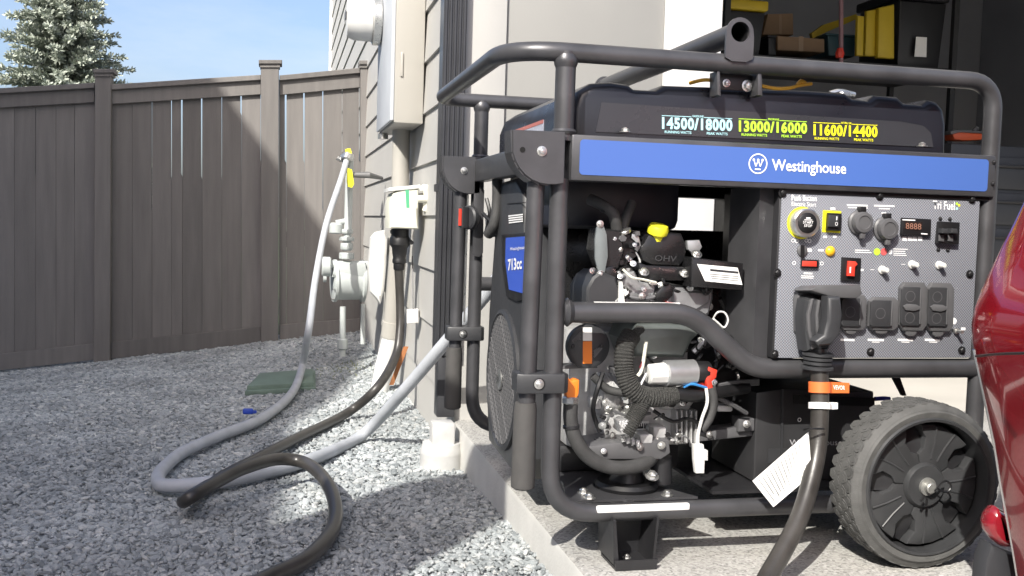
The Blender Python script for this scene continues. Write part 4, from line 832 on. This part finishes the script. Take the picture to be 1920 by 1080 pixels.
def clutter(x0,y0,x1,y1,ya,yb,n_,seed):
    q=random.Random(seed)
    for i in range(n_):
        px,py,y=q.uniform(x0,x1),q.uniform(y0,y1),q.uniform(ya,yb); k=q.random(); m_=q.choice((ALU,STEEL,SILVER,EN,GREYPL,BLACK,ALU,EN))
        if k<.4:
            r0=q.uniform(3.5,9); a0=q.uniform(0,1.5); nn=q.choice((4,5,6)); e_=q.uniform(.5,1)
            pxprism('engine_fitting',[(px+r0*math.cos(a0+6.2832*j/nn),py+r0*e_*math.sin(a0+6.2832*j/nn)) for j in range(nn)],y,q.uniform(.006,.02),m_,G,.0008,1)
        elif k<.75:
            a0=q.uniform(0,6.28); l_=q.uniform(10,26); c_=q.uniform(-8,8)
            pxtube('small_wire',[(px,py,y),(px+l_*.5*math.cos(a0)+c_,py+l_*.5*math.sin(a0)-c_,y-.006),(px+l_*math.cos(a0),py+l_*math.sin(a0),y)],q.uniform(.0014,.003),q.choice((BLACK,BLACK,GREYPL,SILVER,EN)),G,6,4)
        else: bolt(A(px,py,y=y),(q.uniform(-.5,.3),-1,q.uniform(-.2,.5)),q.uniform(.0024,.0045),SILVER,G)
DY=-.04
clutter(1108,505,1335,568,.068,.085,42,4); clutter(1150,436,1200,505,.075,.09,14,5)
DY=-.02
clutter(1115,735,1300,845,.075,.115,46,6); clutter(1300,610,1400,720,.075,.1,16,7); clutter(1185,612,1300,668,.088,.097,14,8)
DY=0
# battery box
bt=pxprism('battery_case',[(1418,736),(1470,728),(1640,735),(1640,902),(1412,902)],.09,.18,mat('battery_plastic',(.03,.03,.032),.4,0,.08,30),G,.006)
pxprism('case_ridge',[(1466,730),(1470,730),(1468,852),(1464,852)],.086,.004,DARKPL,bt); pxprism('case_recess',[(1488,740),(1640,746),(1640,762),(1488,757)],.0885,.0015,BLACK,bt)
pxprism('case_label',[(1440,842),(1490,842),(1490,872),(1440,868)],.0885,.0015,DARKPL,bt)
pxtext('lettering','Westinghouse',(1480,838),(1578,838),(1480,824),.0885,mat('grey_print',(.4,.4,.42),.5),bt)
o=bmesh.new(); ring(o,A(1499,787,y=.0885),.0025,.0037,14); fin(o,'case_mark',WHITE,bt,0)
pxprism('handle_slot',[(1500,742),(1580,745),(1580,753),(1500,750)],.087,.001,BLACK,bt)
pxtube('blue_wire',[(1640,748,.1),(1655,747,.1),(1668,748,.1)],.004,mat('wire_violet',(.06,.06,.5),.4),G,8)
pxprism('rail_gusset',[(1670,700),(1685,700),(1700,742),(1692,742)],.06,.006,DARK,G)
# ---- wheels
TYRE=mat('tyre_rubber',(.08,.08,.078),.72,0,.2,50,.1,200); HUB=mat('hub_plastic',(.04,.041,.043),.42,0,.1,30)
def wheel(cx,cz,y0,R0,w,sg):
    c=Vector((cx,y0,cz)); ax=Vector((0,1,0))
    ty=lathe('wheel',[(.11,.004),(.112,.0),(.115,-.001),(.122,-.002),(R0-.006,.004),(R0-.001,.012),(R0,.02),(R0+.002,w/2),(R0,w-.02),(R0-.002,w-.012),(R0-.008,w-.004),(.118,w+.003),(.1,w)],c,ax,TYRE,G,72,35,False)
    tb=bmesh.new(); nt_=38
    for i in range(nt_):
        for r_ in range(4):
            a=6.2832*(i+.5*(r_%2))/nt_; yy=.017+r_*(w-.034)/3; s=.0104
            e_=Vector((math.cos(a),0,math.sin(a))); t_=Vector((-math.sin(a),0,math.cos(a))); o_=c+ax*yy+e_*(R0-.0018+.002*(1-abs(2*yy/w-1)))
            pts=[o_+t_*s*.98*math.cos(R(60*k))+ax*s*1.12*math.sin(R(60*k)) for k in range(6)]
            bprism(tb,pts,e_*.0022); pts=[o_+e_*.0023+(q-o_)*.55 for q in pts]; bprism(tb,pts,e_*.0008)
        for k in range(3):
            a=6.2832*(i+k/3)/nt_; e_=Vector((math.cos(a),0,math.sin(a))); t_=Vector((-math.sin(a),0,math.cos(a)))
            o_=c+e_*(R0-.0075)+ax*.0035; bprism(tb,[o_-t_*.0066,o_+t_*.0066,o_+t_*.0066+e_*.009+ax*.007,o_-t_*.0066+e_*.009+ax*.007],(ax*-.6-e_*.2).normalized()*.003+ax*.0002)
    tag(fin(tb,'tread',TYRE,ty,0),kind='stuff')
    lathe('rim_lip',[(.111,.006),(.1135,.0),(.111,-.004),(.107,-.003),(.105,.016),(.1045,.05)],c,ax,HUB,ty,56,35,False)
    lathe('hub_back',[(.105,.046),(.105,.05),(0,.05)],c,ax,BLACK,ty,40)
    for i in range(5):
        a0=90+36+72*i+14; pol=lambda r_,d,h=0.: c+Vector((r_*math.cos(R(a0+d)),h,r_*math.sin(R(a0+d))))
        sp_=bmesh.new()
        out=[pol(r_,d,.014) for r_,d in ((.03,35.5),(.052,35),(.06,25),(.078,22),(.09,27),(.1,28))]; out+=[pol(.1,d,.016) for d in (14,0,-14)]+[pol(r_,-d,.014) for r_,d in ((.1,28),(.09,27),(.078,22),(.06,25),(.052,35),(.03,35.5))]
        bprism(sp_,out,ax*.03,.002,2); fin(sp_,'spoke',HUB,ty)
        g=bmesh.new(); bprism(g,[pol(.05,30,.02),pol(.06,23,.022),pol(.1,26,.034),pol(.1,46,.034),pol(.06,49,.022),pol(.05,42,.02)],ax*.004); fin(g,'pocket',DARK,ty)
        for da in (-11,11):
            g=bmesh.new(); sweep(g,[pol(.044,da*.75,.0136),pol(.07,da*.8,.0136),pol(.097,da,.0136)],.0017,6); fin(g,'spoke_ridge',HUB,ty)
    lathe('hub_disc',[(.037,.03),(.037,.012),(.033,.006),(.0,.005)],c,ax,HUB,ty,36)
    lathe('washer',[(.0145,.0048),(.0145,.001),(.0088,.0008),(.0088,-.008),(.007,-.0095),(0,-.0095)],c,ax,mat('dull_zinc',(.4,.4,.38),.45,.7,.2,80),ty,24)
    if sg:
        P_=[A(a,b2,y=y0-.011) for a,b2 in ((1752,920),(1762,908),(1772,902),(1780,905),(1783,914),(1776,922),(1766,921),(1756,914))]
        tube('cotter_pin',catmull(P_,6),.0016,BLACK,ty,6); tube('cotter_pin',[A(1733,930,y=y0-.011),A(1726,940,y=y0-.011)],.0022,BLACK,ty,6); tube('cotter_pin',[A(1738,934,y=y0-.011),A(1737,948,y=y0-.011)],.002,BLACK,ty,6)
    return ty
YWF=-.1; wc_=A(1741,922,y=YWF)
wheel(wc_.x,.1375,YWF,.134,.078,True); wheel(wc_.x,.1375,WD+.022,.134,.078,False)
tube('axle',[(wc_.x,YWF+.08,.1375),(wc_.x,WD+.03,.1375)],.01,DARK,G,12)
prism('axle_bracket',[(wc_.x-.03,.016,ZB),(wc_.x+.03,.016,ZB),(wc_.x+.02,.016,.155),(wc_.x-.02,.016,.155)],(0,.004,0),DARK,G)
# ---------------------------------------------------------------- gas hose
gh=empty('gas_hose',(-.5,1,-.05),'light grey gas hose looping over the gravel from gas meter to generator','hose')
def gr(px,py,dz=0.018): # point lying on the gravel under a photo pixel
    z=-.06
    for _ in range(6):
        p=A(px,py,z=z); z=zg(p.x,p.y)+dz
    return A(px,py,z=z)
HP=[gp(653,290,-.02),gp(640,335,-.08),gp(612,420,-.2),A(592,520,y=2.75),A(580,610,y=2.5),gr(566,690,.06),gr(545,740),gr(490,785),gr(400,822),gr(340,850),gr(305,880),gr(296,898),gr(312,911),gr(400,905,.02),gr(500,885),gr(600,855),gr(680,815),A(755,735,y=1.18),A(830,648,y=1.02),A(905,560,y=.92),A(945,510,y=.86),(.16,.8,.43),(.24,.72,.42)]
Q=catmull(HP,10); tube('hose',Q,[.0138+.0024*min(1,max(0,(i-30)/40)) for i in range(len(Q))],HOSEG,gh,16)
lathe('coupling',[(.018,0),(.024,.003),(.024,.03),(.018,.034)],HP[0],HP[1]-HP[0],SILVER,gh,14)
# ---------------------------------------------------------------- power cord
pc=empty('extension_cord',(-.4,.8,-.05),'thick black power cord from the inlet box, coiled on gravel, plugged into the generator panel','power cord')
pi0=A(750,436,y=1.9)+Vector((0,0,-.012))
CP=[A(747,500,y=1.9),A(750,560,y=1.9),A(750,620,y=1.88),A(741,670,y=1.84),A(706,728,y=1.72),gr(650,775),gr(560,820),gr(470,866,.017),gr(420,892,.017),gr(388,912,.018),gr(362,929,.021),gr(346,939,.03),gr(347,938,.038),gr(362,929,.048),gr(388,914,.056),gr(420,896,.063),gr(457,878,.07),gr(520,861,.07),gr(572,868,.06),gr(608,898,.05),gr(628,945,.035),gr(622,995,.02),gr(575,1048),gr(500,1085),gr(420,1130),gr(380,1220),(-.35,-.16,-.04),(-.1,-.28,-.02),(.03,-.3,.017),(.14,-.29,.017),A(1405,1130,y=-.21),A(1445,1072,y=-.16),A(1495,980,y=-.115),A(1521,900,y=-.085),A(1534,830,y=-.067),A(1537,760,y=-.058),A(1536,690,y=-.05),A(1534,655,y=-.045)]
CP[26]=Vector((-.42,-.1,-.045)); CP[27]=Vector((-.15,-.24,-.045))
tube('cable',catmull(CP,10),.0146,CORD,pc,16)
# inlet plug
ip_=lathe('inlet_plug',[(.03,.0),(.034,-.008),(.034,-.03),(.026,-.04),(.024,-.06),(.021,-.075),(.023,-.08),(.023,-.09),(.019,-.094),(.019,-.11),(.017,-.115)],pi0,(0.01,0,1),BLACK,pc,20)
lathe('plug_flange',[(.0,0),(.044,0),(.046,-.004),(.042,-.01),(.03,-.012)],pi0+Vector((.012,.03,.0)),(0.5,-.2,1),GREYPL,ip_,24)
# plug on the generator panel
gpl=pxprism('generator_plug',[(1514,562),(1526,556),(1546,562),(1562,575),(1566,640),(1556,660),(1516,660),(1512,630),(1510,600)],-.06,.044,DARKPL,pc,.012,3)
pxprism('plug_handle',[(1553,556),(1578,556),(1582,590),(1577,628),(1560,648),(1536,650),(1528,640),(1545,628),(1552,600)],-.088,.026,DARKPL,gpl,.007,3)
pxprism('plug_rib',[(1521,562),(1526,560),(1520,590),(1521,620),(1528,654),(1523,655),(1515,620),(1514,590)],-.0635,.006,GREYPL,gpl,.001)
pxprism('plug_rib',[(1534,562),(1539,563),(1535,590),(1536,620),(1541,654),(1536,655),(1531,620),(1530,590)],-.0635,.006,GREYPL,gpl,.001)
cv2=[A(a,b,y=-.03) for a,b in ((1494,541),(1508,532),(1588,530),(1592,548),(1582,556),(1540,555))]
prism('socket_flap',[Vector((v.x,-.07,v.z)) for v in cv2],(0,.055,-.004),GREYPL,gpl,.003)
pxprism('socket_base',[(1493,560),(1499,548),(1560,548),(1566,562),(1564,625),(1556,634),(1503,634),(1494,622)],-.026,.0135,GREYPL,gpl,.003)
pj=A(1534,662,y=-.045)
for i,(h,r) in enumerate(((0,.0245),(-.007,.0235),(-.014,.0225),(-.022,.0255))): lathe('strain_relief',[(r-.003,h-.005),(r,h-.004),(r,h),(r-.003,h+.0015)],pj,(0.02,0,1),DARKPL,gpl,22)
# tags on the cord
tg=bmesh.new(); a_=A(1537,736,y=-.056); b_=A(1537,716,y=-.054)
blathe(tg,[(.0172,0),(.0178,.0002),(.0178,(b_-a_).length),(.0172,(b_-a_).length+.0002)],a_,b_-a_,24); ot=fin(tg,'orange_tag',mat('tag_orange',(.75,.16,.04),.5),pc)
pxprism('tag_flag',[(1550,716),(1593,718),(1592,737),(1549,737)],-.058,.0012,MATS['tag_orange'],ot); pxtext('lettering','VEVOR',(1562,730),(1584,731),(1562,722),-.0583,WHITE,ot,.02)
tg=bmesh.new(); a_=A(1537,767,y=-.06); b_=A(1537,755,y=-.058)
blathe(tg,[(.0172,0),(.0178,.0002),(.0178,(b_-a_).length),(.0172,(b_-a_).length+.0002)],a_,b_-a_,24); wt=fin(tg,'white_tag',PAPER,pc); pxprism('tag_flag',[(1550,754),(1571,755),(1571,767),(1549,768)],-.062,.0012,PAPER,wt)
PTM=mat('printed_paper',(.8,.8,.78),.7); t,b=nodes_of(PTM); wv=t.nodes.new('ShaderNodeTexWave'); wv.inputs['Scale'].default_value=130; wv.inputs['Distortion'].default_value=1.5; wv.inputs['Detail'].default_value=3
tc=t.nodes.new('ShaderNodeTexCoord'); mp=t.nodes.new('ShaderNodeMapping'); mp.inputs['Rotation'].default_value=(0,R(38),0); t.links.new(tc.outputs['Object'],mp.inputs[0]); t.links.new(mp.outputs[0],wv.inputs[0])
r=t.nodes.new('ShaderNodeValToRGB'); r.color_ramp.elements[0].position=.05; r.color_ramp.elements[0].color=(.55,.55,.54,1); r.color_ramp.elements[1].position=.35; r.color_ramp.elements[1].color=(.8,.8,.78,1); t.links.new(wv.outputs[0],r.inputs[0]); t.links.new(r.outputs[0],b.inputs['Base Color'])
prism('paper_tag',[A(1516,810,y=-.075),A(1411,902,y=-.05),A(1450,951,y=-.055),A(1522,890,y=-.085)],(0,.0008,0),PTM,pc)
q0,q1,q2,q3=[A(1512,813,y=-.0745),A(1413,901,y=-.0505),A(1450,947,y=-.0555),A(1520,889,y=-.0845)]
for i in range(13):
    u=.08+.85*i/12; a_=q0.lerp(q1,u); b_=q3.lerp(q2,u); e_=.08+.05*((i*7)%3); f0=a_.lerp(b_,.08); f1=a_.lerp(b_,.92-e_*(i%2)); w_=(q1-q0)*.008; off=Vector((0,-.0012,0))
    prism('print_line',[f0+off,f1+off,f1+w_+off,f0+w_+off],(0,.0003,0),GREYPL,pc)
pxtube('tag_tie',[(1508,806,-.07),(1520,804,-.09),(1545,804,-.09)],.0016,BLACK,pc,6)
# ---------------------------------------------------------------- car
CP_=mat('car_paint',(.2,.006,.012),.16,.25,.03,2,coat=1.)
car=empty('car',(1.3,-2.6,0),'dark red car parked close by on the slab at the right edge','car')
sil=[A(a,b,y=-.42) for a,b in ((1913,1110),(1904,1050),(1892,980),(1878,905),(1866,830),(1851,760),(1833,680),(1827,640),(1826,610),(1832,580),(1845,545),(1862,508),(1885,460),(1905,422),(1925,380))]
XL=sil[8].x; secs=[(p.z,p.x-XL) for p in sil]; z9,o9=secs[-1]; secs+=[(z9+.08,o9+.03),(z9+.2,o9+.05),(z9+.3,o9+.1),(z9+.45,o9+.2),(z9+.6,o9+.32),(z9+.68,o9+.45),(z9+.7,o9+.55)]
CW=1.72
def carhull():
    bm_=bmesh.new(); rows=[]
    st=[(-.405,.008,1),(-.42,.0,1),(-.46,.0,1),(-.8,-.005,1),(-1.6,-.02,1),(-2.6,-.02,1),(-3.6,0,1),(-4.2,.06,1),(-4.45,.2,1)]
    for yy,ins,_ in st:
        row=[]
        zs=1.0
        for z_,o_ in secs:
            zz=z_
            if yy<-3.2 and z_>.86: zz=.86+(z_-.86)*max(0.02,1-(-3.2-yy)/.8)
            if yy>-.6 and z_>.9: zz=.9+(z_-.9)*max(.3,1-(yy+.6)/.3)
            row.append((XL+o_+ins,zz))
        rows.append([bm_.verts.new((x,yy,z)) for x,z in row]+[bm_.verts.new((2*XL+CW-x,yy,z)) for x,z in reversed(row)])
    for a,b2 in zip(rows,rows[1:]):
        n=len(a)
        for j in range(n): bm_.faces.new((a[j],a[(j+1)%n],b2[(j+1)%n],b2[j]))
    bm_.faces.new(rows[0]); bm_.faces.new(rows[-1][::-1])
    return fin(bm_,'body',CP_,car,50)
body=carhull()
pxprism('tail_lamp',[(1861,1000),(1859,985),(1863,970),(1870,960),(1878,954),(1892,962),(1898,990),(1904,1030),(1890,1030),(1874,1018)],-.395,.03,mat('lamp_red',(.2,.008,.015),.12,0,.3,60,coat=1),car,.012,3)
pxprism('lower_bumper',[(1862,1020),(1893,1036),(1920,1046),(1925,1130),(1842,1130),(1850,1050)],-.385,.03,mat('bumper_grey',(.03,.031,.035),.5),car,.008)
pxtube('trim_strip',[(1827,655,-.415),(1847,745,-.415),(1865,830,-.415),(1877,905,-.415),(1891,980,-.415),(1902,1040,-.415),(1910,1090,-.415)],.0028,mat('chrome',(.6,.6,.6),.15,1.),car,8)
for yy in (-1.0,-3.6):
    for x in (XL+.02,XL+CW-.22): lathe('car_wheel',[(.18,0),(.2,-.01),(.29,0),(.3,.03),(.3,.17),(.29,.2),(.15,.2),(.1,.18)],(x,yy,.3),(1,0,0),TYRE,car,36)
pxtube('panel_gap',[(1830,668,-.43),(1870,664,-.5),(1930,662,-.58)],.0016,BLACK,car,6)
GLASS=mat('car_glass',(.01,.012,.015),.05,coat=1.)
prism('side_window',[(XL+.128,-.95,.9),(XL+.128,-3.1,.9),(XL+.33,-2.8,1.22),(XL+.33,-1.2,1.22)],(.012,0,0),GLASS,car)
# ---------------------------------------------------------------- inside the garage
SH=mat('shelf_black',(.02,.02,.022),.5); YTOT=mat('tote_yellow',(.5,.36,.02),.5,0,.1,6); CARD=mat('cardboard',(.23,.15,.09),.8,0,.08,8); BT=mat('tote_black',(.015,.015,.018),.45,0,.1,8)
ys=3.5
su=empty('storage_shelf',(2.5,3.6,0),'black metal storage rack inside the dark garage','shelf')
def gx(px,py,y=ys): return A(px,py,y=y)
zs=gx(1575,112).z
xl=gx(1352,100).x; xr=gx(1788,100).x
for z_ in (zs-.04,zs+.85,zs-.8): box('shelf_board',(xl,ys,z_),(xr,ys+.55,z_+.035),SH,su)
for x in (xl,xr-.03):
    for y_ in (ys-.032,ys+.552): box('post',(x,y_,0),(x+.03,y_+.03,2.9),SH,su)
po=tube('red_pole',[gx(1577,118,ys-.06),gx(1577,-60,ys-.06)],.012,mat('dull_pink',(.28,.16,.18),.5),su,8); lathe('pole_clip',[(.02,0),(.025,.02),(.015,.05)],gx(1574,108,ys-.07),(0,0,1),RED,po,8)
def tote(n,px0,px1,ztop,zbot,lab,bm_,lm,y=ys+.02,dep=.4,cat='storage box'):
    e=empty(n,(gx(px0,60).x+.2,y+.2,zbot),lab,cat,'black totes on the garage shelf'); x0=gx(px0,60,y).x; x1=gx(px1,60,y).x
    b2=bmesh.new(); t_=.03
    bprism(b2,[Vector((x0+t_,y+t_,zbot)),Vector((x1-t_,y+t_,zbot)),Vector((x1-.012,y+.012,ztop-.06)),Vector((x0+.012,y+.012,ztop-.06))],Vector((0,dep,0)),.012); fin(b2,'bin',bm_,e)
    if lm: box('lid',(x0,y,ztop-.055),(x1,y+dep+.04,ztop),lm,e,.012)
    return e
z0=zs-.004
tote('storage_tote',1357,1440,z0+.29,z0,'black tote with a yellow lid on the left end of the garage shelf',BT,YTOT)
e=tote('storage_tote',1683,1779,z0+.42,z0,'black tote with a white label at the right end of the garage shelf',BT,BT)
pxprism('label',[(1718,69),(1738,70),(1737,107),(1715,106)],ys+.012,.004,PAPER,e)
def lidthing(pxs,lab,y,d,ma):
    e=empty('tote_lid',(gx(pxs[0][0],100).x,y,z0),lab,'lid','yellow tote lids on the garage shelf'); pxprism('panel',pxs,y,d,ma,e,.012); return e
lidthing([(1648,14),(1678,7),(1678,110),(1646,108)],'yellow tote lid on edge, nearest the black tote',ys+.02,.04,YTOT)
lidthing([(1625,20),(1645,16),(1643,106),(1622,105)],'yellow tote lid on edge, middle of the three',ys+.05,.03,YTOT)
lidthing([(1608,28),(1622,30),(1620,105),(1606,104)],'yellow tote lid on edge, nearest the pink pole',ys+.03,.03,YTOT)
e=tag(pxprism('tote_lid',[(1522,62),(1545,46),(1606,26),(1606,36),(1550,60),(1524,72)],ys+.3,.03,YTOT),'yellow tote lid leaning behind the pink pole','lid','yellow tote lids on the garage shelf')
def carton(px,lab,y,d): 
    e=empty('cardboard_box',gx(px[0][0],px[0][1],y),lab,'box','cardboard boxes on the garage shelf'); pxprism('carton',px,y,d,CARD,e,.004); a,b2=px[0],px[1]
    pxprism('tape',[(a[0]+(b2[0]-a[0])*.45,a[1]+1),(a[0]+(b2[0]-a[0])*.55,a[1]+1.2),(a[0]+(b2[0]-a[0])*.55,px[2][1]-2),(a[0]+(b2[0]-a[0])*.45,px[2][1]-2)],y-.001,.001,mat('tape_tan',(.27,.18,.11),.4),e)
carton([(1440,26),(1487,25),(1488,65),(1430,65)],'upper small cardboard box on the garage shelf',ys+.25,.25)
carton([(1458,67),(1546,73),(1546,98),(1458,94)],'lower long cardboard box on the garage shelf',ys+.1,.3)
e=empty('storage_crate',gx(1450,100),'black low crate under the cardboard boxes on the shelf','crate'); pxprism('bin',[(1441,70),(1456,70),(1456,104),(1441,103)],ys+.12,.3,BT,e,.006); pxprism('rim',[(1440,66),(1457,66.5),(1457,69.5),(1440,69)],ys+.11,.32,BT,e)
e=empty('teal_bin',gx(1570,100),'dark teal plastic bin behind the pink pole on the shelf','bin'); pxprism('bin',[(1552,66),(1604,70),(1602,106),(1554,104)],ys+.2,.25,mat('teal',(.03,.08,.1),.5),e,.006); pxprism('rim',[(1549,62),(1607,66),(1607,69.5),(1549,65.5)],ys+.19,.27,MATS['teal'],e)
tcx=empty('tool_cabinet',(3.2,3.0,0),'dark steel tool cabinet in the garage behind the right frame post','cabinet')
a_=gx(1784,268,3.0); box('carcass',(a_.x,3.0,.02),(a_.x+.9,3.5,a_.z),mat('cabinet_grey',(.03,.033,.04),.45),tcx,.008)
for i in range(5): 
    h=(a_.z-.1)/5; d_=box('drawer',(a_.x+.02,2.985,.06+i*h),(a_.x+.88,2.998,.04+(i+1)*h),MATS['cabinet_grey'],tcx,.003); box('drawer_pull',(a_.x+.1,2.965,.06+i*h+h*.6),(a_.x+.8,2.983,.06+i*h+h*.68),DARK,d_,.003)
ot_=empty('power_tool',gx(1815,262,3.1),'orange hand tool lying on the dark tool cabinet','tool')
pxprism('body',[(1786,250),(1800,246),(1842,250),(1846,262),(1812,264),(1790,262)],3.1,.08,mat('tool_orange',(.6,.1,.03),.45),ot_,.008); pxprism('guard',[(1782,246),(1795,243),(1846,246),(1848,250),(1800,248),(1784,252)],3.09,.06,GREYPL,ot_,.003); pxtube('nozzle',[(1826,246,3.12),(1832,239,3.12)],.012,GREYPL,ot_,8)
